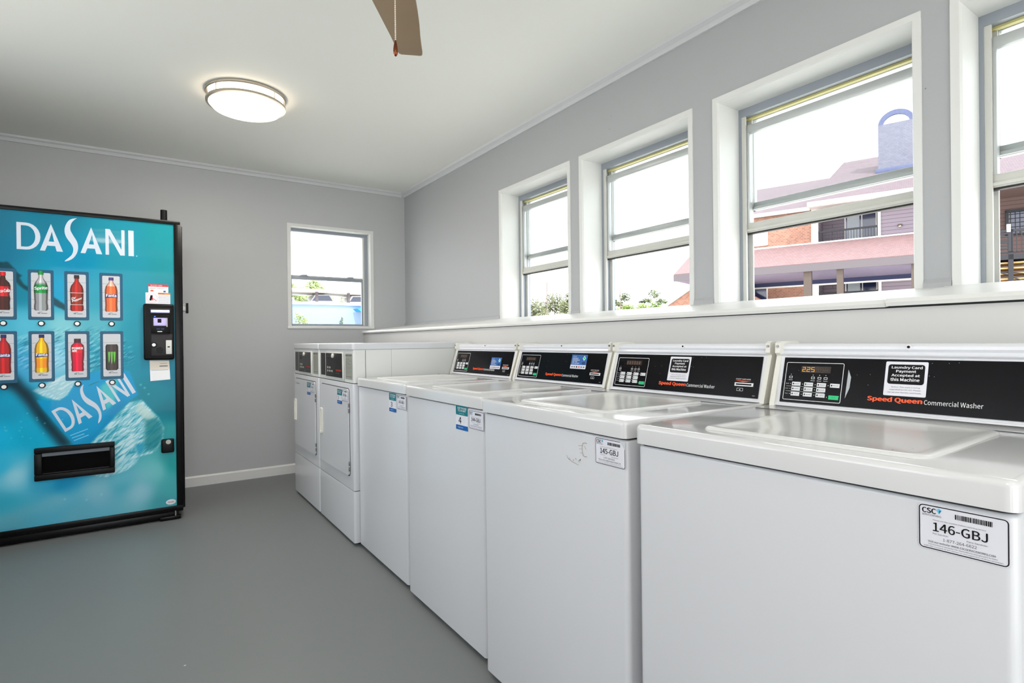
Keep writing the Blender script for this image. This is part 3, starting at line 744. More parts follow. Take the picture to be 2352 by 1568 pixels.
# ================================================================== DRINKS MACHINE
VY = 4.09
def art_panel(par):
    x0, x1, z0, z1 = -.702, .1925, .088, 1.863
    st = .0034; nx = int((x1 - x0) / st) + 1; nz = int((z1 - z0) / st) + 1
    X, Z = np.meshgrid(np.linspace(x0, x1, nx), np.linspace(z0, z1, nz))
    S = [(-.66, 1.8, 38, 110, 135), (-.4, 1.85, 25, 115, 140), (-.1, 1.83, 34, 136, 156), (.15, 1.8, 30, 135, 145), (-.64, 1.62, 22, 112, 142), (-.3, 1.62, 4, 132, 168), (-.05, 1.6, 40, 138, 158), (.15, 1.6, 40, 134, 144),
         (-.55, 1.4, 20, 125, 150), (-.37, 1.42, 0, 150, 190), (-.2, 1.4, 50, 150, 172), (0, 1.4, 36, 138, 158), (.17, 1.4, 22, 122, 136), (-.6, 1.22, 80, 172, 198), (-.53, 1.22, 92, 182, 206), (-.36, 1.21, 130, 196, 206), (-.2, 1.22, 90, 170, 185), (0, 1.2, 30, 140, 160), (.17, 1.2, 20, 125, 145),
         (-.52, 1.0, 74, 162, 202), (-.38, 1.02, 140, 200, 222), (-.22, 1.0, 34, 144, 168), (0, 1.0, 12, 132, 156), (.17, .9, 0, 112, 135), (-.66, .95, 10, 120, 150), (-.6, .75, 0, 150, 185), (-.64, .6, 22, 176, 215), (-.5, .62, 0, 162, 197), (.1, .8, 12, 126, 145), (.17, .7, 0, 112, 130), (.17, .55, 56, 148, 153),
         (-.64, .45, 60, 180, 215), (-.57, .385, 150, 208, 226), (-.46, .37, 60, 170, 205), (-.35, .3, 20, 140, 185), (-.1, .28, 70, 160, 180), (.08, .32, 112, 186, 190), (.18, .35, 40, 148, 150), (-.62, .22, 60, 165, 190), (-.4, .2, 92, 170, 195), (-.2, .23, 125, 180, 200), (0, .2, 140, 190, 205), (.16, .2, 75, 163, 168), (-.6, .12, 90, 160, 180), (-.3, .12, 100, 170, 190), (.12, .12, 70, 150, 160)]
    num = np.zeros(X.shape + (3,)); den = np.zeros(X.shape)
    for sx, sz, r, g, b in S:
        w = 1 / (((X - sx) ** 2 + (Z - sz) ** 2 + .0009) ** 1.6); den += w
        for k, c in enumerate((r, g, b)): num[..., k] += w * c
    A = num / den[..., None]
    A = A.mean(-1, keepdims=True) + (A - A.mean(-1, keepdims=True)) * 1.12
    rs = np.random.RandomState(3)
    def inside(P):
        m = np.zeros(X.shape, bool); n = len(P)
        for i in range(n):
            (ax, az), (bx, bz) = P[i], P[(i + 1) % n]
            c = ((az > Z) != (bz > Z)) & (X < (bx - ax) * (Z - az) / (bz - az + 1e-12) + ax); m ^= c
        return m.astype(float)
    def blur(M, r):
        if r < 1: return M
        k = np.exp(-np.arange(-2 * r, 2 * r + 1) ** 2 / (2. * r * r)); k /= k.sum()
        M = np.apply_along_axis(lambda v: np.convolve(np.pad(v, 2 * r, 'edge'), k, 'valid'), 1, M)
        return np.apply_along_axis(lambda v: np.convolve(np.pad(v, 2 * r, 'edge'), k, 'valid'), 0, M)
    def streak(ang, la, lb, seed, n=60):
        """smooth noise stretched along an angle"""
        c, s_ = math.cos(ang), math.sin(ang); u = X * c + Z * s_; v = -X * s_ + Z * c; r = np.random.RandomState(seed); out = np.zeros(X.shape)
        for _ in range(n):
            out += np.sin(u / la * r.uniform(.5, 2) * 2 + v / lb * r.uniform(-2, 2) * 2 + r.uniform(0, 7) + 1.2 * np.sin(u / la * r.uniform(.5, 3) + r.uniform(0, 6)))
        return out / math.sqrt(n)
    def over(mask, col, a=1.):
        nonlocal A
        A = A * (1 - mask[..., None] * a) + np.array(col, float) * mask[..., None] * a
    # bright water wave, lower third
    over(blur(inside([(-.702, .174), (-.468, .212), (-.343, .275), (-.207, .333), (-.05, .34), (.03, .35), (.10, .29), (-.12, .25), (-.321, .20), (-.702, .13)]), 9), (128, 190, 206), .55)
    # ice block behind the label (upper left)
    n1 = .75 * streak(.55, .07, .010, 5) + .55 * streak(.55, .03, .006, 15)
    over(blur(inside([(-.56, 1.16), (-.36, 1.2), (-.18, 1.2), (-.05, 1.12), (-.02, 1.0), (-.15, .95), (-.30, .93), (-.36, 1.0), (-.47, .95), (-.55, 1.0)]), 4) * np.clip((n1 - .1) * 1.6, 0, 1), (190, 226, 238), .45)
    over(blur(inside([(-.56, 1.16), (-.36, 1.2), (-.18, 1.2), (-.05, 1.12), (-.02, 1.0), (-.15, .95), (-.30, .93), (-.36, 1.0), (-.47, .95), (-.55, 1.0)]), 4) * np.clip((-n1 - .5) * 1.6, 0, 1), (8, 90, 120), .5)
    ice0 = [(-.496, .853), (-.413, .907), (-.337, .945), (-.292, .922), (-.315, .867), (-.341, .819), (-.377, .789), (-.436, .811)]
    over(blur(inside(ice0), 1), (176, 212, 222), .85); over(blur(inside(ice0), 1) * np.clip((n1 - .2) * 1.8, 0, 1), (222, 238, 242), .6)
    # leaf silhouettes
    over(blur(inside([(-.702, 1.54), (-.66, 1.565), (-.625, 1.567), (-.593, 1.573), (-.567, 1.539), (-.548, 1.508), (-.531, 1.5), (-.546, 1.488), (-.529, 1.453), (-.498, 1.428), (-.40, 1.385), (-.339, 1.334), (-.335, 1.30), (-.378, 1.325), (-.45, 1.37), (-.498, 1.405), (-.534, 1.43), (-.568, 1.47), (-.62, 1.49), (-.702, 1.44)]), 1), (8, 62, 74), .92)
    # dark stem
    stem = [(-.70, 1.05), (-.60, .99), (-.565, .945), (-.53, .885), (-.50, .853), (-.458, .757), (-.405, .662), (-.315, .52), (-.375, .52), (-.46, .66), (-.525, .785), (-.575, .86), (-.62, .89), (-.70, .93)]
    over(blur(inside(stem), 5), (0, 36, 48), .97)
    # bottle body of crushed ice and water
    bot = [(-.30, .50), (-.236, .538), (-.169, .618), (-.109, .686), (-.048, .755), (.014, .769), (.063, .700), (.101, .653), (.13, .582), (.122, .514), (.093, .456), (.061, .433), (-.002, .422), (-.015, .387), (-.064, .349), (-.119, .330), (-.154, .321), (-.20, .325), (-.30, .40)]
    mb = blur(inside(bot), 1); over(mb, (142, 204, 218), .9)
    n2 = .75 * streak(.75, .08, .014, 9) + .55 * streak(.7, .03, .006, 19); over(mb * np.clip((n2 - .1) * 1.8, 0, 1), (210, 232, 238), .8); over(mb * np.clip((-n2 - .35) * 1.8, 0, 1), (30, 146, 172), .75)
    over(blur(inside([(.025, .66), (.089, .662), (.13, .582), (.119, .514), (.086, .457), (.036, .448), (.017, .495), (.031, .554)]), 3), (20, 122, 132), .8)
    over(blur(inside([(-.02, .70), (.0, .76), (.05, .70), (.09, .655), (.04, .64)]), 2), (190, 216, 212), .8)
    over(blur(inside([(-.02, .50), (.03, .505), (.02, .45), (-.01, .43)]), 2), (24, 146, 182), .8)
    over(blur(inside([(-.30, .40), (-.12, .40), (-.05, .43), (-.02, .39), (-.08, .35), (-.2, .33)]), 3), (150, 212, 226), .5)
    # blue wrap label
    lab = [(-.458, .757), (-.31, .52), (-.246, .52), (-.169, .618), (-.109, .700), (-.048, .765), (-.002, .800), (-.045, .945), (-.110, .965), (-.185, .955), (-.235, .945), (-.315, .872), (-.341, .819), (-.377, .789), (-.478, .80)]
    ml = blur(inside(lab), 1); over(ml, (0, 150, 204), .95)
    over(ml * blur(inside([(-.30, .52), (-.2, .60), (-.13, .75), (-.05, .78), (-.10, .66), (-.2, .52)]), 5), (0, 132, 186), .7)
    over(ml * blur(inside([(-.19, .86), (-.10, .93), (-.12, .76), (-.16, .72)]), 2), (90, 196, 196), .8)
    # droplets
    for _ in range(16):
        cx, cz = rs.uniform(-.62, -.36), rs.uniform(.56, .74)
        over(np.clip(1.2 - np.hypot(X - cx, Z - cz) / .005, 0, 1), (120, 208, 224), .6)
    for cx, cz in ((-.19, .22), (-.26, .20), (-.36, .22), (.03, .84), (.05, .80), (.01, .86)): over(np.clip(1.3 - np.hypot(X - cx, Z - cz) / .007, 0, 1), (150, 214, 226), .5)
    A = np.clip(A, 0, 255) / 255.
    L = np.where(A <= .04045, A / 12.92, ((A + .055) / 1.055) ** 2.4)
    me = bpy.data.meshes.new('front_artwork')
    vs = np.stack([X, np.full(X.shape, VY - .0005), Z], -1).reshape(-1, 3)
    idx = np.arange(nx * nz).reshape(nz, nx)
    q = np.stack([idx[:-1, :-1], idx[:-1, 1:], idx[1:, 1:], idx[1:, :-1]], -1).reshape(-1, 4)
    me.vertices.add(len(vs)); me.vertices.foreach_set('co', vs.ravel().astype(np.float32))
    me.loops.add(q.size); me.loops.foreach_set('vertex_index', q.ravel().astype(np.int32))
    me.polygons.add(len(q)); me.polygons.foreach_set('loop_start', (np.arange(len(q)) * 4).astype(np.int32)); me.polygons.foreach_set('loop_total', np.full(len(q), 4, np.int32))
    me.update(calc_edges=True)
    ca = me.color_attributes.new('print', 'FLOAT_COLOR', 'POINT')
    rgba = np.concatenate([L.reshape(-1, 3), np.ones((nx * nz, 1))], 1); ca.data.foreach_set('color', rgba.ravel().astype(np.float32))
    M = mat('glossy_printed_panel', (20, 130, 160), .4, spec=.1, coat=.18); bsdf(M).inputs['Coat Roughness'].default_value = .035
    at = M.node_tree.nodes.new('ShaderNodeAttribute'); at.attribute_name = 'print'; M.node_tree.links.new(at.outputs['Color'], bsdf(M).inputs['Base Color']); M.node_tree.links.new(at.outputs['Color'], bsdf(M).inputs['Emission Color']); bsdf(M).inputs['Emission Strength'].default_value = .02   # dim back-light
    me.materials.append(M); return link('front_artwork', me, par)

m_glet = mat('silver_white_lettering', (205, 214, 228), .3, spec=.3)
S_PTS = [(-.289, 1.847), (-.321, 1.835), (-.34, 1.803), (-.346, 1.765), (-.337, 1.729), (-.316, 1.694), (-.307, 1.664), (-.316, 1.629), (-.348, 1.592), (-.315, 1.606), (-.293, 1.638), (-.285, 1.673), (-.289, 1.708), (-.307, 1.745), (-.32, 1.778), (-.315, 1.814), (-.299, 1.838)]
def smooth(P, n=3):
    out = []; N = len(P)
    for i in range(N):
        p0, p1, p2, p3 = P[i - 1], P[i], P[(i + 1) % N], P[(i + 2) % N]
        for k in range(n):
            t = k / n; f = lambda a, b, c, d: .5 * (2 * b + (c - a) * t + (2 * a - 5 * b + 4 * c - d) * t * t + (3 * b - a - 3 * c + d) * t ** 3)
            out.append((f(p0[0], p1[0], p2[0], p3[0]), f(p0[1], p1[1], p2[1], p3[1])))
    return out
def dasani(P, m, l):
    b, t = 1.646, 1.797; h = t - b
    # D : ring between outer and inner outlines
    o = [(-.555, b), (-.555, t)]; i = [(-.5365, b + .016), (-.5365, t - .016)]
    for k in range(13):
        q = math.radians(90 - 15 * k); o.append((-.515 + .062 * math.cos(q), (b + t) / 2 + h / 2 * math.sin(q))); i.append((-.515 + .040 * math.cos(q), (b + t) / 2 + (h / 2 - .016) * math.sin(q)))
    n = len(o); P.add([P.P(*q, l) for q in o + i], [[k, (k + 1) % n, n + (k + 1) % n, n + k] for k in range(n)], m)
    for x0, x1, ax in ((-.456, -.354, -.4065), (-.274, -.172, -.2235)):
        P.poly([(x0, b), (ax, t + .004), (ax + .004, t - .040), (x0 + .034, b + .036), (x0 + .022, b)], m, l + .2)
        P.poly([(ax, t + .004), (x1, b), (x1 - .028, b), (x1 - .036, b + .036), (ax + .004, t - .040)], m, l)
        P.poly([(x0 + .022, b + .054), (x1 - .022, b + .054), (x1 - .034, b + .030), (x0 + .028, b + .030)], m, l + .5)
    P.poly([(-.156, b), (-.156, t + .002), (-.140, t + .002), (-.139, b)], m, l); P.poly([(-.062, b), (-.062, t + .002), (-.078, t + .002), (-.078, b)], m, l)
    P.poly([(-.156, t + .002), (-.134, t + .002), (-.062, b), (-.084, b)], m, l + .3)
    P.poly([(-.0435, b), (-.0435, t + .004), (-.0165, t + .004), (-.0165, b)], m, l)
    P.poly(smooth(S_PTS), m, l)

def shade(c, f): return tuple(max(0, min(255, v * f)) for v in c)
def pmat(c): c = tuple(int(round(v / 6.) * 6) for v in c); return mat('print_%d_%d_%d' % c, c, .35, spec=.3)
PROF = {'bottle': [(0, .40), (.03, .5), (.12, .5), (.2, .46), (.3, .48), (.5, .5), (.6, .5), (.7, .42), (.78, .24), (.83, .16), (.90, .15), (.9001, .2), (1, .19)],
        'round': [(0, .44), (.04, .5), (.2, .47), (.4, .5), (.62, .5), (.74, .42), (.82, .24), (.86, .17), (.91, .16), (.9101, .2), (1, .19)],
        'curvy': [(0, .42), (.05, .46), (.2, .44), (.3, .48), (.42, .42), (.55, .5), (.64, .5), (.72, .42), (.8, .2), (.86, .17), (.90, .16), (.9001, .2), (1, .19)],
        'sport': [(0, .42), (.04, .47), (.14, .44), (.2, .47), (.3, .43), (.36, .47), (.5, .5), (.72, .5), (.8, .46), (.87, .26), (.8701, .26), (1, .25)],
        'can': [(0, .38), (.04, .46), (.06, .5), (.92, .5), (.96, .46), (1, .42)]}
def bottle(P, cx, z0, h, w, kind, body, cap, lab=None, lz=(.4, .6), neck=None):
    pr = PROF[kind]
    cuts = sorted(set([p[0] for p in pr] + list(lz if lab else ())))
    def hw(t):
        for (a, wa), (b, wb_) in zip(pr[:-1], pr[1:]):
            if a <= t <= b: return wa + (wb_ - wa) * (t - a) / max(b - a, 1e-6)
        return pr[-1][1]
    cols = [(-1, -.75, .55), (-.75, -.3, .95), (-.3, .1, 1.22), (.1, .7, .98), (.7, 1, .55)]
    for a, b in zip(cuts[:-1], cuts[1:]):
        if b - a < .001: continue
        mid = (a + b) / 2
        c = body
        if kind != 'can' and mid > .9: c = cap
        elif kind == 'sport' and mid > .87: c = cap
        elif lab and lz[0] <= mid <= lz[1]: c = lab
        elif neck and mid > .72: c = neck
        wa, wb2 = hw(a + 1e-5) * w, hw(b - 1e-5) * w
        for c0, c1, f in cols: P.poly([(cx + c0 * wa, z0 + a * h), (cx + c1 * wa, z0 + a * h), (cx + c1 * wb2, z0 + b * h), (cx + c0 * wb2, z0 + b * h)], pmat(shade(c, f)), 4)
CARDS = [[('curvy', (70, 22, 14), (214, 30, 40), (206, 24, 34), (.36, .62), 'Coca-Cola', .21, None), ('bottle', (150, 152, 156), (20, 140, 60), (12, 140, 62), (.44, .66), 'Sprite', .225, (190, 192, 194)), ('bottle', (176, 34, 24), (36, 34, 32), (150, 46, 24), (.18, .50), 'Dr Pepper', .21, None), ('round', (232, 110, 58), (70, 60, 130), None, None, 'Fanta', .205, (232, 180, 160))],
         [('round', (186, 18, 26), (24, 32, 92), None, None, 'Fanta', .215, None), ('round', (244, 186, 14), (22, 30, 90), (250, 150, 16), (.12, .36), 'Fanta', .215, None), ('sport', (214, 10, 56), (66, 40, 50), (226, 34, 50), (.56, .78), 'POWERADE', .19, None), ('can', (66, 54, 52), (90, 90, 90), None, None, 'M', .155, None)]]
m_cardw = mat('card_paper', (200, 202, 208), .35, spec=.3)
m_cardf = mat('card_frame_blue', (14, 84, 116), .3, spec=.3)
def card(par, cx, z0, z1, spec):
    kind, body, cap, lab, lz, name, h, neck = spec
    P = Print((0, VY - .0006, 0), (1, 0, 0), (0, 0, 1), dn=.0003)
    P.rect(cx - .0565, z0 - .0175, cx + .0565, z1 + .017, m_cardf, 1, .007); P.rect(cx - .0425, z0, cx + .0425, z1, m_cardw, 2, .006)
    for k in range(4): zz = z0 + .045 + k * .052; P.rect(cx - .042, zz, cx + .042, zz + .002, pmat((150, 152, 156)), 3)
    zb = z0 + .036; w = .062 if kind != 'curvy' else .064
    bottle(P, cx, zb, h, w, kind, body, cap, lab, lz or (.3, .5), neck)
    mid = zb + h * (sum(lz) / 2 if lz else .42)
    if name == 'M':
        g = pmat((110, 190, 70))
        for k, (dx, dz) in enumerate(((-.014, -.004), (-.001, -.012), (.012, -.006))): P.poly([(cx + dx - .005, mid + .045), (cx + dx + .006, mid + .045), (cx + dx + .003, mid + dz), (cx + dx - .001, mid + dz - .018), (cx + dx - .003, mid + dz)], g, 6)
    elif name == 'Fanta':
        mid = zb + h * .46
        P.poly([(cx - .029, mid - .013), (cx + .029, mid - .009), (cx + .029, mid + .010), (cx - .029, mid + .008)], pmat((30, 40, 120)), 5); P.text(name, cx - .025, mid - .006, cx + .025, mid + .010, m_white, 6, .04)
    elif name == 'Dr Pepper':
        P.rect(cx - .030, zb + h * .5, cx + .030, zb + h * .51, m_white, 5); P.rect(cx - .030, zb + h * .175, cx + .030, zb + h * .185, m_white, 5)
        P.xf = lambda a, b: (a, b + (a - cx) * .45); P.text('Dr', cx - .024, mid + .003, cx - .004, mid + .017, m_white, 6, .03); P.text('Pepper', cx - .022, mid - .014, cx + .024, mid + .001, m_white, 6, .03); P.xf = None
    elif name == 'POWERADE': P.text('POWER', cx - .026, mid + .001, cx + .026, mid + .013, m_white, 6, .05); P.text('ADE', cx - .026, mid - .014, cx - .002, mid - .002, m_white, 6, .05)
    elif name == 'Sprite':
        P.xf = lambda a, b: (a, b + (a - cx) * .08); P.text(name, cx - .029, mid - .009, cx + .029, mid + .012, m_white, 6, .03); P.xf = None
    else: P.xf = lambda a, b: (a, b + (a - cx) * .12); P.text(name, cx - .029, mid - .006, cx + .029, mid + .013, m_white, 6, .03)
    P.xf = None
    P.rect(cx - .016, z0 + .019, cx - .004, z0 + .024, m_gink, 4); P.rect(cx, z0 + .019, cx + .026, z0 + .022, m_gink, 4); P.rect(cx - .010, z0 + .027, cx + .006, z0 + .029, m_gink, 4)
    P.build('selection_card', par)
    b = MB().tube((cx, VY + .002, z0 - .037), (cx, VY - .006, z0 - .037), .0165, .0155, m_kblack, 24).tube((cx, VY + .001, z0 - .037), (cx, VY - .0075, z0 - .037), .0112, .0105, m_white, 20)
    b.build('selection_button', par)

def vending():
    t = thing('vending_machine', 'tall blue drinks vending machine with a shiny illustrated front and black edges', 'vending machine', (0, 0, 0))
    c = MB().box(-.742, .2415, VY + .05, YF - .018, .055, 1.866, m_vblack, .006); c.box(-.70, .20, VY + .08, YF - .05, 0, .06, m_vblack)
    c.build('cabinet', t)
    for x in (-.66, .17):
        for y in (VY + .10, YF - .08): MB().tube((x, y, 0), (x, y, .058), .022, .016, m_kblack, 12).build('foot', t)
    d = MB(); d.box(-.738, .2275, VY, VY + .047, .050, 1.884, m_vblack, .003)
    for a, b, c_, e in ((-.738, .2275, 1.860, 1.884), (-.738, .2275, .060, .088)): d.box(a, b, VY - .010, VY + .002, c_, e, m_vblack, .003)
    for a, b in ((-.738, -.702), (.1925, .2275)): d.box(a, b, VY - .0095, VY + .002, .0885, 1.8625, m_vblack, .002)
    do = d.build('door', t)
    k = MB().box(-.735, .205, VY + .012, VY + .05, .008, .048, m_vblack, .004); k.box(.10, .214, VY - .004, VY + .04, .004, .026, m_vblack, .004); k.build('kick_plate', t)
    MB().tube((.185, VY + .004, .02), (.185, VY + .004, .056), .006, .006, m_screw, 10).build('hinge_pin', t)
    MB().tube((.1425, VY + .05, 1.86), (.1425, VY + .05, 1.956), .0195, .0185, m_kblack, 20).build('hinge_cap', t)
    l = MB().box(.236, .262, VY + .055, VY + .075, 1.318, 1.366, m_screw, .003).box(.258, .272, VY + .05, VY + .08, 1.306, 1.372, m_kblack, .003); l.build('lock_bracket', t)
    for z in (1.60, 1.02, .50): MB().tube((.2405, VY + .075, z), (.2445, VY + .075, z), .005, .005, m_screw, 10).build('side_screw', t)
    art_panel(t)
    P = Print((0, VY - .0008, 0), (1, 0, 0), (0, 0, 1), dn=.0002); dasani(P, m_glet, 1); P.disc(-.002, 1.648, .004, m_lblue, 1, 10); P.build('wordmark', t, 'large pale lettering across the top')
    P = Print((0, VY - .00058, 0), (1, 0, 0), (0, 0, 1), dn=.00006)
    def xf(a, b):
        u = (a + .555) / .5385; v = (b - 1.646) / .151
        return (-.354 + .339 * u - .061 * v, .607 + .210 * u + .125 * v)
    P.xf = xf; dasani(P, m_glet, 1); P.xf = None
    for q in ((-.332, .584, -.25, .615), (-.324, .569, -.267, .588), (-.315, .553, -.247, .579)): P.line(*q, .0045, m_lblue, 1)
    P.line(-.245, .868, -.195, .892, .004, m_teal, 1)
    P.build('bottle_wordmark', t, 'tilted pale lettering on the pictured label')
    for r, (z0, z1) in enumerate(((1.2695, 1.519), (.919, 1.172))):
        for cx, sp in zip((-.614, -.4535, -.2935, -.131), CARDS[r]): card(t, cx, z0, z1, sp)
    # payment unit
    q = MB(); q.box(.0275, .1875, VY - .030, VY + .004, 1.0105, 1.3575, m_kblack, .012, 3); pu = q.build('payment_unit', t)
    q = MB(); yy = VY - .034; q.box(.066, .178, yy, yy + .02, 1.035, 1.170, m_dgrey, .004); q.build('lower_plate', pu)
    q = MB().box(.060, .170, yy - .004, yy + .01, 1.294, 1.330, m_dgrey, .004); q.box(.066, .164, yy - .0055, yy, 1.303, 1.320, mat('bill_slot_light', (190, 190, 255), .3, emit=(150, 150, 255), es=1.1), .002); q.box(.085, .135, yy - .006, yy, 1.310, 1.314, m_white); q.build('note_acceptor', pu)
    q = MB().box(.066, .166, yy - .008, yy + .01, 1.175, 1.290, m_kblack, .005); q.box(.079, .145, yy - .010, yy, 1.222, 1.270, mat('reader_screen', (150, 140, 205), .2, emit=(150, 140, 215), es=.75), .001)
    q.box(.100, .120, yy - .0104, yy - .009, 1.240, 1.264, m_ink); q.box(.146, .152, yy - .010, yy, 1.215, 1.270, m_screw); q.box(.094, .112, yy - .010, yy, 1.200, 1.203, m_blue); q.box(.118, .134, yy - .010, yy, 1.200, 1.203, m_blue); q.box(.098, .124, yy - .0100, yy, 1.183, 1.188, m_white, .001); q.box(.082, .090, yy - .010, yy, 1.277, 1.281, mat('blue_led', (60, 90, 255), .3, emit=(70, 100, 255), es=2.)); q.build('card_reader', pu)
    MB().tube((.0795, yy + .001, 1.104), (.0795, yy - .006, 1.104), .0165, .015, m_kblack, 20).tube((.0795, yy + .001, 1.104), (.0795, yy - .007, 1.104), .0105, .010, m_white, 18).build('return_button', pu)
    MB().tube((.110, yy + .001, 1.072), (.110, yy - .004, 1.072), .018, .017, m_kblack, 20).build('coin_cup', pu)
    q = MB().box(.142, .174, yy - .004, yy + .004, 1.045, 1.132, mat('coin_plate', (206, 206, 202), .35), .003); q.box(.151, .163, yy - .005, yy, 1.087, 1.094, m_ink); q.build('coin_slot', pu)
    # stickers
    P = Print((0, VY - .0008, 0), (1, 0, 0), (0, 0, 1), dn=.0003); P.rect(.055, 1.425, .160, 1.480, m_paper, 1, .002); P.rect(.055, 1.466, .160, 1.480, m_red, 2, .002)
    P.text('WE ACCEPT CARDS', .066, 1.4695, .128, 1.4765, m_white, 3); P.text('DEBIT  CREDIT', .062, 1.452, .140, 1.457, m_gink, 2); P.disc(.074, 1.440, .009, m_orange, 2, 14, .005); P.rect(.134, 1.432, .146, 1.442, m_blue, 2); P.build('card_sticker', t, 'white sticker with a red top band')
    P = Print((0, VY - .0012, 0), (1, 0, 0), (0, 0, 1), dn=.0003); P.rect(.040, 1.359, .170, 1.428, m_paper, 2, .002); P.rect(.105, 1.418, .170, 1.428, mat('amber_ink', (226, 130, 20), .4), 3)
    ring = [(.074 + .0285 * math.cos(math.radians(i * 15)), 1.394 + .0285 * math.sin(math.radians(i * 15))) for i in range(24)]
    P.disc(.074, 1.394, .0285, pmat((226, 190, 190)), 3, 24); P.disc(.074, 1.394, .0265, m_paper, 4, 24); P.poly([(.060, 1.380), (.070, 1.378), (.078, 1.410), (.066, 1.412)], m_ink, 5); P.poly([(.074, 1.380), (.080, 1.380), (.076, 1.404), (.072, 1.402)], m_red, 5); P.line(.078, 1.392, .096, 1.378, .003, m_red, 5)
    P.text('WARNING', .108, 1.4195, .140, 1.426, m_ink, 4)
    for i, s_ in enumerate(('Never rock or tilt machine', 'Machine can fall over and', 'cause serious injury or death', 'Vending machine will not', 'dispense free product')): P.text(s_, .108, 1.406 - i * .0095, .164, 1.411 - i * .0095, m_gink, 3)
    P.build('warning_sticker', t, 'white tilt-warning sticker with a red circle')
    P = Print((0, VY - .0008, 0), (1, 0, 0), (0, 0, 1), dn=.0003); P.poly([(.060, .880), (.165, .886), (.160, 1.005), (.057, 1.008)], m_white, 1); P.poly([(.0585, .950), (.1625, .952), (.160, 1.005), (.057, 1.008)], mat('cream_paper', (226, 216, 200), .4), 2)
    P.rect(.108, .968, .152, .974, m_gink, 3); P.rect(.063, .946, .155, .948, m_gink, 3); P.rect(.112, .986, .150, .988, m_gink, 3); P.build('service_card', t, 'cream and white service card')
    # delivery port
    q = MB(); y0, y1 = VY - .022, VY + .002
    for a, b, c_, e in ((-.491, -.123, .498, .529), (-.491, -.123, .344, .378), (-.491, -.457, .3785, .4975), (-.148, -.123, .3785, .4975)): q.box(a, b, y0, y1, c_, e, m_kblack, .005)
    dp = q.build('delivery_port', t)
    q = MB(); q.box(-.46, -.145, VY - .003, VY - .001, .374, .502, mat('port_shadow_black', (3, 3, 4), .8, spec=.1)); q.box(-.457, -.148, VY - .010, VY - .006, .478, .500, mat('port_flap', (96, 104, 112), .35)); q.box(-.455, -.150, VY - .014, VY - .004, .380, .3835, m_dgrey); q.build('port_flap', dp)
    q = MB().box(.1115, .181, VY - .022, VY + .002, .428, .515, m_kblack, .010, 3); q.tube((.150, VY - .024, .497), (.150, VY - .018, .497), .014, .014, m_screw, 16); q.build('door_lock', t)
    P = Print((0, VY - .0008, 0), (1, 0, 0), (0, 0, 1), dn=.0003); P.disc(.1605, .1155, .027, m_paper, 1, 28, .0165); P.text('Vendo', .144, .111, .177, .121, m_gink, 2, .02); P.build('maker_badge', t, 'small white oval badge')
    P = Print((0, VY - .0008, 0), (1, 0, 0), (0, 0, 1), dn=.0003); P.rect(-.69, .0965, -.57, .0975, m_blue, 1); P.build('copyright_line', t)
    return t
vending()
# ================================================================== OUTSIDE
m_ground = mat('pale_concrete_ground', (230, 227, 220), .8, var=.06, vscale=.4)
struct(MB().box(-120, 160, -120, 160, -.5, -.32, m_ground), 'ground')
K = 1.4; BA = math.radians(18.8)
BO = EYE + (Vector((16.866, 8.283, 1.1061)) - EYE) * K; BO.z = 1.1061 * (1 - K)
def place(o): o.location = BO; o.rotation_euler = (0, 0, BA); o.scale = (K, K, K); return o
def tex_mat(name, kind, c1, c2, c3, scale, rough=.8, bw=.5, rh=.25, mortar=.02):
    M = mat(name, c1, rough); nt = M.node_tree; tc = [n for n in nt.nodes if n.type == 'TEX_COORD'][0]
    sp = nt.nodes.new('ShaderNodeSeparateXYZ'); nt.links.new(tc.outputs['Object'], sp.inputs[0]); cb = nt.nodes.new('ShaderNodeCombineXYZ')
    nt.links.new(sp.outputs['Y'], cb.inputs[0]); nt.links.new(sp.outputs['X' if kind == 'roofx' else 'Z'], cb.inputs[1])
    b = nt.nodes.new('ShaderNodeTexBrick'); nt.links.new(cb.outputs[0], b.inputs['Vector'])
    b.inputs['Color1'].default_value = (*lin(c1), 1); b.inputs['Color2'].default_value = (*lin(c2), 1); b.inputs['Mortar'].default_value = (*lin(c3), 1)
    b.inputs['Scale'].default_value = scale; b.inputs['Mortar Size'].default_value = mortar; b.inputs['Brick Width'].default_value = bw; b.inputs['Row Height'].default_value = rh
    nt.links.new(b.outputs['Color'], bsdf(M).inputs['Base Color']); return M
m_brick = tex_mat('orange_brick', 'wall', (158, 112, 92), (134, 92, 76), (160, 140, 126), 5.5)
m_shing = tex_mat('rosy_roof_shingles', 'roofx', (112, 96, 100), (100, 86, 92), (86, 74, 80), 4., bw=.4, rh=.22)
m_shing2 = tex_mat('rosy_porch_shingles', 'wall', (124, 98, 98), (114, 90, 90), (92, 70, 72), 6., bw=.5, rh=.24)
m_siding = tex_mat('grey_mauve_siding', 'wall', (128, 118, 128), (128, 118, 128), (84, 76, 88), 1.25, bw=40, rh=.13, mortar=.008)
m_chim = tex_mat('blue_grey_brick', 'wall', (122, 122, 136), (112, 112, 127), (98, 98, 114), 6.)
m_fasc = mat('grey_brown_fascia', (86, 80, 84), .6)
m_wtrim = mat('white_exterior_trim', (228, 226, 222), .6)
m_soff = mat('ribbed_soffit', (122, 114, 136), .6); wave_bump(m_soff, 'Y', 2.2, 1., .03)
m_beam = mat('dark_blue_beam', (36, 42, 78), .6)
m_beam2 = mat('speckled_blue_grey_metal', (84, 90, 124), .6, var=.3, vscale=20)
m_post = mat('brown_porch_post', (74, 63, 56), .7)
m_wdark = mat('dark_window_glass', (44, 52, 84), .08, spec=.8)
m_blind = mat('pale_blinds', (176, 184, 190), .6)
m_rail = mat('black_railing', (20, 20, 28), .5)
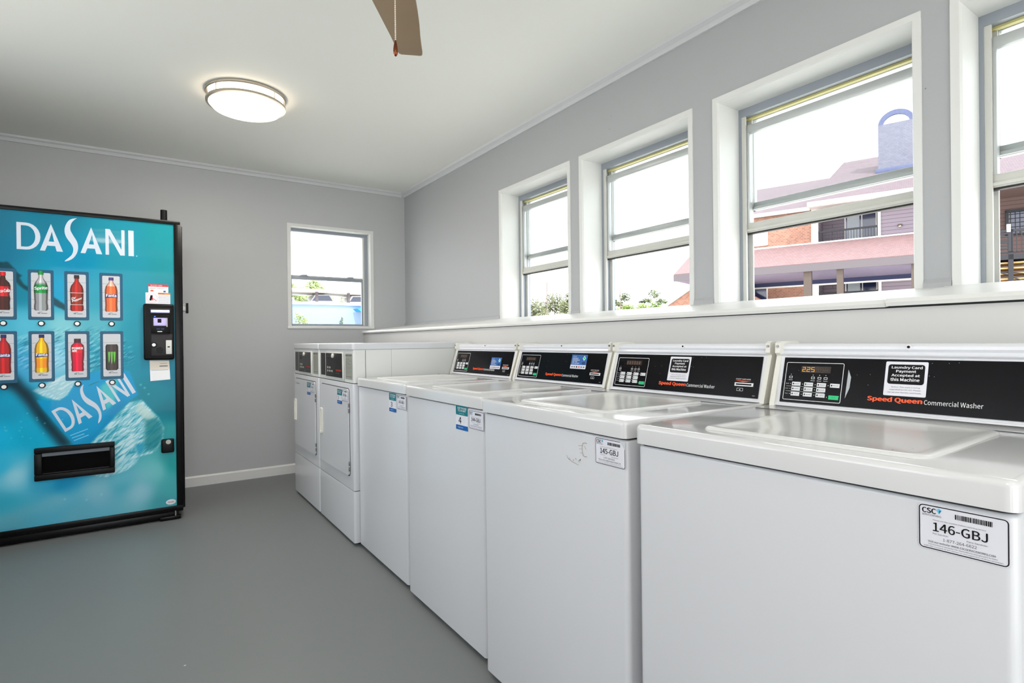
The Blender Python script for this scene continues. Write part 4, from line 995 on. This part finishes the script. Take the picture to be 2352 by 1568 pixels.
m_brown = tex_mat('shaded_brown_siding', 'wall', (104, 84, 80), (104, 84, 80), (66, 54, 58), 1.25, bw=40, rh=.13, mortar=.008)
def bpart(mb, name, par, label=None): return mb.build(name, par, label)
def building():
    t = place(thing('apartment_building', 'two-storey brick and mauve-sided apartment block with a rosy shingle roof across the yard', 'building'))
    # local axes: x = depth away from us, y = along the facade (+ = left in view), z up
    bpart(MB().box(0, .25, .38, 3.75, -.2, 4.95, m_brick), 'brick_wall', t)
    sd = MB(); sd.box(0, .2, -2.75, -1.31, -.2, 4.95, m_siding); sd.box(1.0, 1.1, -1.24, .25, -.2, 4.9, m_siding); sd.box(0, 1.0, .25, .38, -.2, 4.9, m_siding); sd.box(.02, 1.0, -1.31, -1.24, -.2, 4.9, m_siding)
    sd.box(.0, 1.05, -1.28, .3, 3.60, 3.70, m_siding)
    bpart(sd, 'siding_wall', t)
    for a, b in ((.24, .42), (-1.31, -1.24)): bpart(MB().box(-.04, .02, a, b, -.2, 4.93, m_wtrim), 'corner_board', t)
    # main roof
    r = MB()
    def slab(P4, th, m):
        vs = [Vector(p) for p in P4] + [Vector(p) - Vector((0, 0, th)) for p in P4]
        r.add(vs, [[0, 1, 2, 3], [7, 6, 5, 4], [0, 4, 5, 1], [1, 5, 6, 2], [2, 6, 7, 3], [3, 7, 4, 0]], m)
    slab([(-.55, -3.4, 5.02), (4, -3.4, 7.24), (4, -.0, 7.24), (-.55, .44, 5.02)], .08, m_shing)
    slab([(4, -3.4, 7.24), (8.6, -3.4, 5.0), (8.6, .4, 5.0), (4, 0, 7.24)], .08, m_shing)
    bpart(r, 'main_roof', t)
    r = MB(); slab([(-.1, .3, 4.98), (5, .3, 7.03), (5, 3.1, 7.03), (-.1, 3.8, 4.98)], .08, m_shing); slab([(5, .3, 7.03), (10, .3, 5.), (10, 3.8, 5.), (5, 3.1, 7.03)], .08, m_shing); bpart(r, 'wing_roof', t)
    bpart(MB().box(-.57, -.50, -3.4, .44, 4.90, 5.03, m_wtrim), 'eave_board', t); bpart(MB().box(-.14, -.08, .44, 3.8, 4.88, 4.99, m_wtrim), 'eave_board', t)
    bpart(MB().box(-.5, 0, -3.4, .42, 4.89, 4.93, m_wtrim), 'eave_soffit', t)
    # chimney with arched cap
    c = MB().box(1.7, 2.2, -2.08, -1.16, 5.6, 7.56, m_chim); c.box(1.63, 2.27, -2.16, -1.08, 6.08, 6.22, m_beam2, .02); co = bpart(c, 'chimney', t)
    a = MB(); n = 20; o_, i_ = .46, .33
    pts = [(-1.62 + o_ * math.cos(math.pi * k / n), 7.54 + .42 * math.sin(math.pi * k / n)) for k in range(n + 1)]; pin = [(-1.62 + i_ * math.cos(math.pi * k / n), 7.54 + .275 * math.sin(math.pi * k / n)) for k in range(n + 1)]
    for k in range(n): a.prism([pts[k], pts[k + 1], pin[k + 1], pin[k]], 'x', 1.72, 1.80, m_beam2)
    bpart(a, 'chimney_arch', co); bpart(MB().box(1.9, 2.1, -1.6, -1.44, 7.54, 7.62, m_beam), 'flue', co)
    # windows
    def win(x, y0, y1, z0, z1, m, mull=(), rail=False, nm='window'):
        f = MB(); w = .035
        f.box(x - .03, x + .02, y0, y1, z0, z0 + w, m_wtrim).box(x - .03, x + .02, y0, y1, z1 - w, z1, m_wtrim).box(x - .03, x + .02, y0, y0 + w, z0, z1, m_wtrim).box(x - .03, x + .02, y1 - w, y1, z0, z1, m_wtrim)
        for q in mull: f.box(x - .03, x + .02, q - .012, q + .012, z0, z1, m_wtrim)
        fo = bpart(f, nm, t); bpart(MB().box(x - .01, x + .01, y0 + .02, y1 - .02, z0 + .02, z1 - .02, m), 'pane', fo); return fo
    f = win(-.0, 1.63, 2.05, 3.99, 4.49, m_blind); bpart(MB().box(-.022, -.01, 1.66, 2.02, 4.36, 4.46, m_wtrim), 'blind', f)
    win(-.0, 1.65, 2.06, 2.05, 2.71, m_wdark, nm='window')
    for z0, z1 in ((3.72, 4.85), (1.9, 2.78)):
        f = win(.99, -1.16, -.33, z0, z1, m_wdark, (-.78,), nm='patio_door')
        bpart(MB().box(.955, .965, -.72, -.40, z0 + .05, z1 - .05, m_blind), 'blind', f)
        r2 = MB(); z = z0 + .52
        r2.box(-.01, .03, -1.24, .25, z - .05, z, m_rail); r2.box(-.0, .02, -1.24, .25, z0 + .03, z0 + .06, m_rail)
        for q in range(22): y = -1.22 + q * .0695; r2.box(.004, .016, y - .006, y + .006, z0 + .03, z, m_rail)
        bpart(r2, 'balcony_railing', t)
    bpart(MB().box(-.06, .0, -1.80, -1.70, 4.15, 4.19, m_post).box(-.05, -.01, -1.78, -1.72, 4.12, 4.15, mat('warm_lamp_glass', (240, 220, 170), .4)), 'wall_lamp', t)
    # porch
    p = MB(); pv = [(0, -2.6, 3.90), (-2.75, -2.6, 3.00), (-2.75, 3.62, 3.00), (0, 4.1, 3.90)]
    vs = [Vector(q) for q in pv] + [Vector(q) - Vector((0, 0, .05)) for q in pv]
    p.add(vs, [[3, 2, 1, 0], [4, 5, 6, 7], [0, 1, 5, 4], [1, 2, 6, 5], [2, 3, 7, 6], [3, 0, 4, 7]], m_shing2); po = bpart(p, 'porch_roof', t)
    bpart(MB().box(-.03, .0, -2.6, 3.9, 3.88, 3.93, m_wtrim), 'flashing', po)
    bpart(MB().box(-2.78, -2.72, -2.6, 3.62, 2.79, 2.98, m_fasc), 'fascia_board', po)
    bpart(MB().box(-2.72, 0, -2.6, 3.6, 2.80, 2.83, m_soff), 'soffit', po)
    bpart(MB().box(-.12, .0, -2.6, 3.6, 2.68, 2.80, m_beam), 'beam', po); bpart(MB().box(-.13, -.0, -2.6, 3.6, 2.640, 2.68, m_wtrim), 'beam_strip', po)
    for a, b in ((.02, .20), (-.68, -.54), (2.6, 2.78), (-2.2, -2.05)): bpart(MB().box(-2.72, -2.58, a, b, .05, 2.80, m_post), 'porch_post', t)
    return t
BLD = building()
def shaded_wing():
    t = place(thing('apartment_building', 'shaded brown-sided wing with a barred dark window behind the outside stairs', 'building'))
    w = MB(); w.box(.6, .8, -8, -2.75, -.2, 4.8, m_brown); w.box(-1.4, .8, -8, -3.2, 4.66, 4.74, m_brown); bpart(w, 'siding_wall', t)
    r = MB(); P4 = [(-1.6, -8, 4.74), (1.2, -8, 5.95), (1.2, -3.25, 5.95), (-1.6, -3.25, 4.74)]
    vs = [Vector(p) for p in P4] + [Vector(p) - Vector((0, 0, .07)) for p in P4]
    r.add(vs, [[0, 1, 2, 3], [7, 6, 5, 4], [0, 4, 5, 1], [1, 5, 6, 2], [2, 6, 7, 3], [3, 7, 4, 0]], m_shing); bpart(r, 'roof', t)
    f = MB(); y0, y1, z0, z1 = -5.3, -3.97, 3.68, 4.33
    f.box(.52, .6, y0, y1, z1 - .06, z1, m_rail).box(.52, .6, y0, y1, z0, z0 + .04, m_rail).box(.52, .6, y1 - .06, y1, z0, z1, m_rail).box(.52, .6, y0, y0 + .05, z0, z1, m_rail)
    for k in range(14): y = y1 - .1 - k * .09; f.box(.54, .56, y - .006, y + .006, z0, z1, m_rail)
    for k in range(6): z = z0 + .1 + k * .11; f.box(.54, .56, y0, y1, z - .006, z + .006, m_rail)
    fo = bpart(f, 'barred_window', t); bpart(MB().box(.57, .58, y0, y1, z0, z1, m_wdark), 'pane', fo)
shaded_wing()
def stairs():
    t = place(thing('outside_staircase', 'black metal outside staircase with railings and tan treads by the shaded wing', 'staircase'))
    x0, x1 = -1.4, -.6
    m_tread = mat('tan_stair_tread', (196, 164, 110), .7)
    l = MB().box(x0, x1, -7, -3.5, 2.86, 2.98, m_rail); bpart(l, 'landing', t)
    r = MB(); r.box(x0, x0 + .05, -7, -3.5, 3.50, 3.56, m_rail).box(x0, x0 + .04, -7, -3.5, 3.02, 3.05, m_rail)
    for k in range(6): r.box(x0, x0 + .03, -3.86, -3.5, 3.10 + k * .07, 3.135 + k * .07, m_rail)
    for k in range(30): y = -3.92 - k * .085; r.box(x0, x0 + .02, y - .008, y + .008, 3.02, 3.5, m_rail)
    bpart(r, 'railing', t)
    for y in (-3.9, -5.4, -6.9): bpart(MB().box(x0, x0 + .09, y - .045, y + .045, -.0, 3.56, m_rail), 'post', t)
    bpart(MB().box(x0 - .01, x0 + .04, -3.90, -3.83, 3.5, 3.68, m_wtrim), 'post_cap', t)
    for k in range(10): bpart(MB().box(x0 + .1, x1, -4.0 - k * .16 - .16, -4.0 - k * .16 + .9, 2.78 - k * .125, 2.81 - k * .125, m_tread), 'tread', t)
    b = MB()
    for a, c in (((x0 + .05, -3.5, 2.7), (x0 + .05, -4.9, 1.9)), ((x0 + .05, -4.9, 2.7), (x0 + .05, -3.5, 1.9)), ((x0 + .05, -3.3, 2.65), (x0 + .05, -5.2, 2.35))): b.tube(a, c, .015, .015, m_rail, 6)
    bpart(b, 'cross_brace', t)
stairs()
def gable(t):
    pts = [(4.75, 1.0), (4.75, 2.02), (3.0, 3.12), (1.4, 2.1), (1.4, 1.0)]
    bpart(MB().prism(pts, 'x', -1.0, -.8, m_brick), 'gable_wall', t)
    b = MB()
    for (a, b0), (c, d) in (((4.85, 1.97), (3.0, 3.13)),): b.prism([(a, b0), (c, d), (c, d + .10), (a, b0 + .10)], 'x', -1.08, -.75, m_wtrim)
    bpart(b, 'rake_board', t)

gable(BLD)
def leafmat(name, a, b):
    M = mat(name, a, .7); nt = M.node_tree; tc = [n for n in nt.nodes if n.type == 'TEX_COORD'][0]
    n = nt.nodes.new('ShaderNodeTexNoise'); n.inputs['Scale'].default_value = 1.4; nt.links.new(tc.outputs['Object'], n.inputs['Vector'])
    mx = nt.nodes.new('ShaderNodeMix'); mx.data_type = 'RGBA'; mx.inputs[6].default_value = (*lin(a), 1); mx.inputs[7].default_value = (*lin(b), 1)
    rp = nt.nodes.new('ShaderNodeValToRGB'); rp.color_ramp.elements[0].position = .38; rp.color_ramp.elements[1].position = .62
    nt.links.new(n.outputs['Fac'], rp.inputs[0]); nt.links.new(rp.outputs[0], mx.inputs[0]); nt.links.new(mx.outputs[2], bsdf(M).inputs['Base Color']); return M
m_oak = leafmat('olive_leaves', (86, 92, 62), (122, 128, 92)); m_pine = leafmat('pine_needles', (70, 84, 50), (104, 118, 74)); m_bush = leafmat('light_green_leaves', (88, 114, 44), (128, 150, 72))
m_bark = mat('pale_bark', (112, 100, 92), .8)
def tree(base, blobs, m, label, group, n, leaf=.3, trunk=.16, cat='tree', name='tree', k=1.):
    """blobs: (dx,dy,z,radius,flat) relative to the base"""
    gz = base[2]; base = (base[0] * k, base[1] * k, gz); zk = lambda z: EYE.z + (z + gz - EYE.z) * k - gz
    blobs = [(b[0] * k, b[1] * k, zk(b[2]), b[3] * k, b[4]) for b in blobs]; n = int(n * 1.6)
    t = thing(name, label, cat, base, group=group); f = MB(); r = random.Random(hash((round(base[0], 1), round(base[1], 1))) & 255)
    tot = sum(b[3] ** 2 for b in blobs)
    for bx, by, bz, br, fl in blobs:
        for _ in range(max(12, int(n * br * br / tot))):
            u = Vector((r.gauss(0, 1), r.gauss(0, 1), r.gauss(0, 1))).normalized() * (br * r.random() ** .45); u.z *= fl
            c = Vector((bx, by, bz)) + u; a = Vector((r.uniform(-1, 1), r.uniform(-1, 1), r.uniform(-1, 1))).normalized(); b_ = a.orthogonal().normalized(); s_ = leaf * r.uniform(.5, 1)
            f.add([c - a * s_ * .5, c + b_ * s_ * .28, c + a * s_ * .5, c - b_ * s_ * .28], [[0, 1, 2, 3]], m)
    f.build('foliage', t)
    k = MB(); top = max(b[2] for b in blobs)
    k.tube((0, 0, 0), (blobs[0][0] * .3, blobs[0][1] * .3, top * .8), trunk, trunk * .4, m_bark, 8)
    for bx, by, bz, br, fl in blobs: k.tube((bx * .3, by * .3, bz * .62), (bx, by, bz), trunk * .45, trunk * .15, m_bark, 6)
    k.build('trunk', t); return t
def gp(u_x, u_y): return (u_x, u_y, -.32)
TG = 'trees and bushes beyond the yard'
tree((29.6, 40.4, -.32), [(0, 0, 4.4, 1.0, .9), (-.6, .5, 3.8, .9, .8), (.5, -.4, 3.6, .9, .8)], m_oak, 'olive-green tree at the left end of the clump seen through the narrowest right-wall window', TG, 1500, k=1.1)
tree((31.2, 39.2, -.32), [(0, 0, 4.9, 1.0, .9), (-.7, .5, 4.3, .8, .8), (.5, -.5, 4.3, .9, .8)], m_oak, 'taller olive-green tree behind the mast in the narrowest right-wall window', TG, 1700, k=1.2)
tree((32.6, 38.3, -.32), [(0, 0, 5.3, .8, .9), (-.3, .3, 4.4, .9, .8), (.6, -.4, 4.2, .8, .8)], m_oak, 'olive-green tree cut off by the right edge of the narrowest right-wall window', TG, 1400)
tree((31.6, 38.9, -.32), [(-1.2, .9, 3.2, .7, .7), (0, 0, 3.3, .8, .7), (1.0, -.7, 3.5, .8, .7)], m_bush, 'bright green bush below the clump of olive trees', TG, 1400, .22, .06, 'bush', 'bush', k=.9)
tree((36.0, 35.7, -.32), [(.3, -.2, 5.2, .55, .8), (-.2, .1, 4.6, .45, .5), (.3, -.3, 4.3, .5, .4), (-.5, .4, 4.9, .3, .4)], m_pine, 'thin ragged pine standing just right of a mast', TG, 420, .3, .12)
tree((38.7, 34.2, -.32), [(0, 0, 5.5, .55, .8), (-.5, .4, 4.9, .5, .5), (.4, -.4, 4.8, .55, .5), (-.9, .7, 4.8, .3, .3), (.9, -.7, 4.7, .3, .3)], m_pine, 'rounded ragged pine standing near the brick gable', TG, 560, .3, .12, k=1.14)
tree((36.6, 35.4, -.32), [(-1.0, .9, 3.9, .6, .8), (0, 0, 4.1, .7, .8), (1.0, -.8, 4.1, .7, .8), (1.9, -1.5, 4.2, .7, .8)], m_bush, 'row of light green bush tops beneath the two ragged pines', TG, 1800, .22, .06, 'bush', 'bush', k=.9)
def mast(x, y, h, label):
    x *= .82; y *= .82; h = EYE.z + (h - EYE.z) * .82; t = thing('utility_pole', label, 'pole', (x, y, -.32)); MB().tube((0, 0, 0), (0, 0, h + .32), .06, .03, m_bark, 8).build('pole', t)
    MB().box(-.25, .25, -.03, .03, h - 1.2, h - 1.14, m_bark).build('cross_arm', t)
mast(30.5, 39.4, 6.3, 'thin grey mast rising through the olive trees'); mast(35.9, 35.7, 5.85, 'thin grey mast standing just left of the thin ragged pine')

# ---- beyond the small back window
m_pale = mat('pale_blue_wall_paint', (132, 156, 180), .6)
struct(MB().box(1.0, 10.5, 18.9, 24.5, -.3, 1.715, mat('pinkish_gravel', (206, 192, 188), .85, var=.08, vscale=2)), 'terrace')
t = thing('garden_wall', 'long pale blue wall with a white top running behind the small back window', 'wall', (5.6, 20, 1.71))
n = 24; w = MB(); cp = MB()
for k in range(n):
    a, b = -3.4 + 6.8 * k / n, -3.4 + 6.8 * (k + 1) / n
    w.box(a, b, .0 - .02 * math.cos(a * .4), .25, 0, .735 - .006 * a * a * .5, m_pale); cp.box(a, b, -.10, .32, .735 - .006 * a * a * .5, .83 - .006 * a * a * .5, m_wtrim)
w.build('wall_face', t); cp.build('coping', t)
t = thing('carport', 'low white flat-roofed carport beyond the pale blue wall', 'carport', (0, 0, 0))
r = MB(); pts = [(4.2, 3.43), (6.4, 3.43), (7.6, 3.42), (9.6, 3.38), (9.6, 3.325), (7.6, 3.365), (6.4, 3.37), (4.2, 3.37)]
r.prism(pts, 'y', 24.6, 27.6, m_wtrim); r.build('roof', t)
for x in (5.0, 6.5, 7.9, 9.3): MB().box(x - .05, x + .05, 24.8, 24.9, -.3, 3.33, m_fasc).build('post', t)
m_car = [mat('white_car_paint', (225, 225, 228), .2, coat=1.), mat('silver_car_paint', (170, 172, 176), .25, coat=1.)]
for i, (x, mm, lab) in enumerate(((5.2, 0, 'white car parked at the left end under the carport'), (7.0, 1, 'silver car parked in the middle under the carport'), (8.7, 0, 'white car parked at the right end under the carport'))):
    t = thing('car', lab, 'car', (x, 26.5, 2.26), group='cars under the carport')
    b = MB(); b.prism([(-.85, .22), (-.85, .62), (-.55, .72), (-.35, 1.02), (.30, 1.04), (.52, .74), (.85, .66), (.85, .22)], 'y', -.8, .8, m_car[mm]); b.build('body', t)
    g = MB(); g.prism([(-.48, .74), (-.32, .98), (.27, 1.0), (.43, .76)], 'y', -.805, .805, m_wdark); g.build('window', t)
    for xx in (-.55, .55):
        for yy in (-.76, .6): MB().tube((xx, yy, .2), (xx, yy + .16, .2), .2, .2, m_kblack, 16).build('wheel', t)
struct(MB().box(1.0, 14, 24.5, 30, -.3, 2.26, m_ground), 'parking_deck')
t = thing('awning', 'small bright blue awning against the pale blue wall', 'awning', (6.9, 19.7, 1.71)); MB().prism([(-.42, .60), (-.30, .50), (.6, .50), (.6, .66)], 'y', -.3, .2, mat('bright_blue_canvas', (30, 130, 190), .6)).build('canvas', t); MB().box(.2, .24, -.05, .0, 0, .52, m_fasc).build('post', t)
m_bushl = leafmat('sunlit_pale_leaves', (142, 158, 100), (176, 190, 136))
BG = 'greenery seen through the small back window'
tree((7.7, 31.0, -.3), [(.3, 0, 4.4, .55, .8), (-.3, 0, 4.0, .6, .7), (.9, 0, 3.9, .5, .6)], m_bushl, 'tallest of the light green trees over the white carport roof', BG, 1100, .22)
tree((6.75, 31.0, -.3), [(-.1, 0, 4.2, .45, .9), (.5, 0, 3.75, .3, .7)], m_bushl, 'light green tree at the left edge of the small back window', BG, 700, .22, k=.93)
tree((10.0, 31.0, -.3), [(-.1, 0, 3.85, .5, .5), (.5, 0, 3.8, .3, .5)], m_bushl, 'low yellow-green tree at the right over the carport roof', BG, 700, .22)
tree((4.5, 19.3, 1.71), [(0, 0, .18, .2, 1.2), (.15, 0, .1, .15, 1.), (-.1, 0, .35, .08, 1.5)], m_bushl, 'small leafy shrub in front of the pale blue wall', BG, 260, .09, .01, 'shrub', 'shrub')
tree((5.9, 19.4, 1.71), [(0, 0, .10, .07, 1.6), (.03, 0, .22, .04, 1.6)], m_pine, 'tiny weed sprouting at the foot of the pale blue wall', BG, 60, .07, .008, 'plant', 'weed')
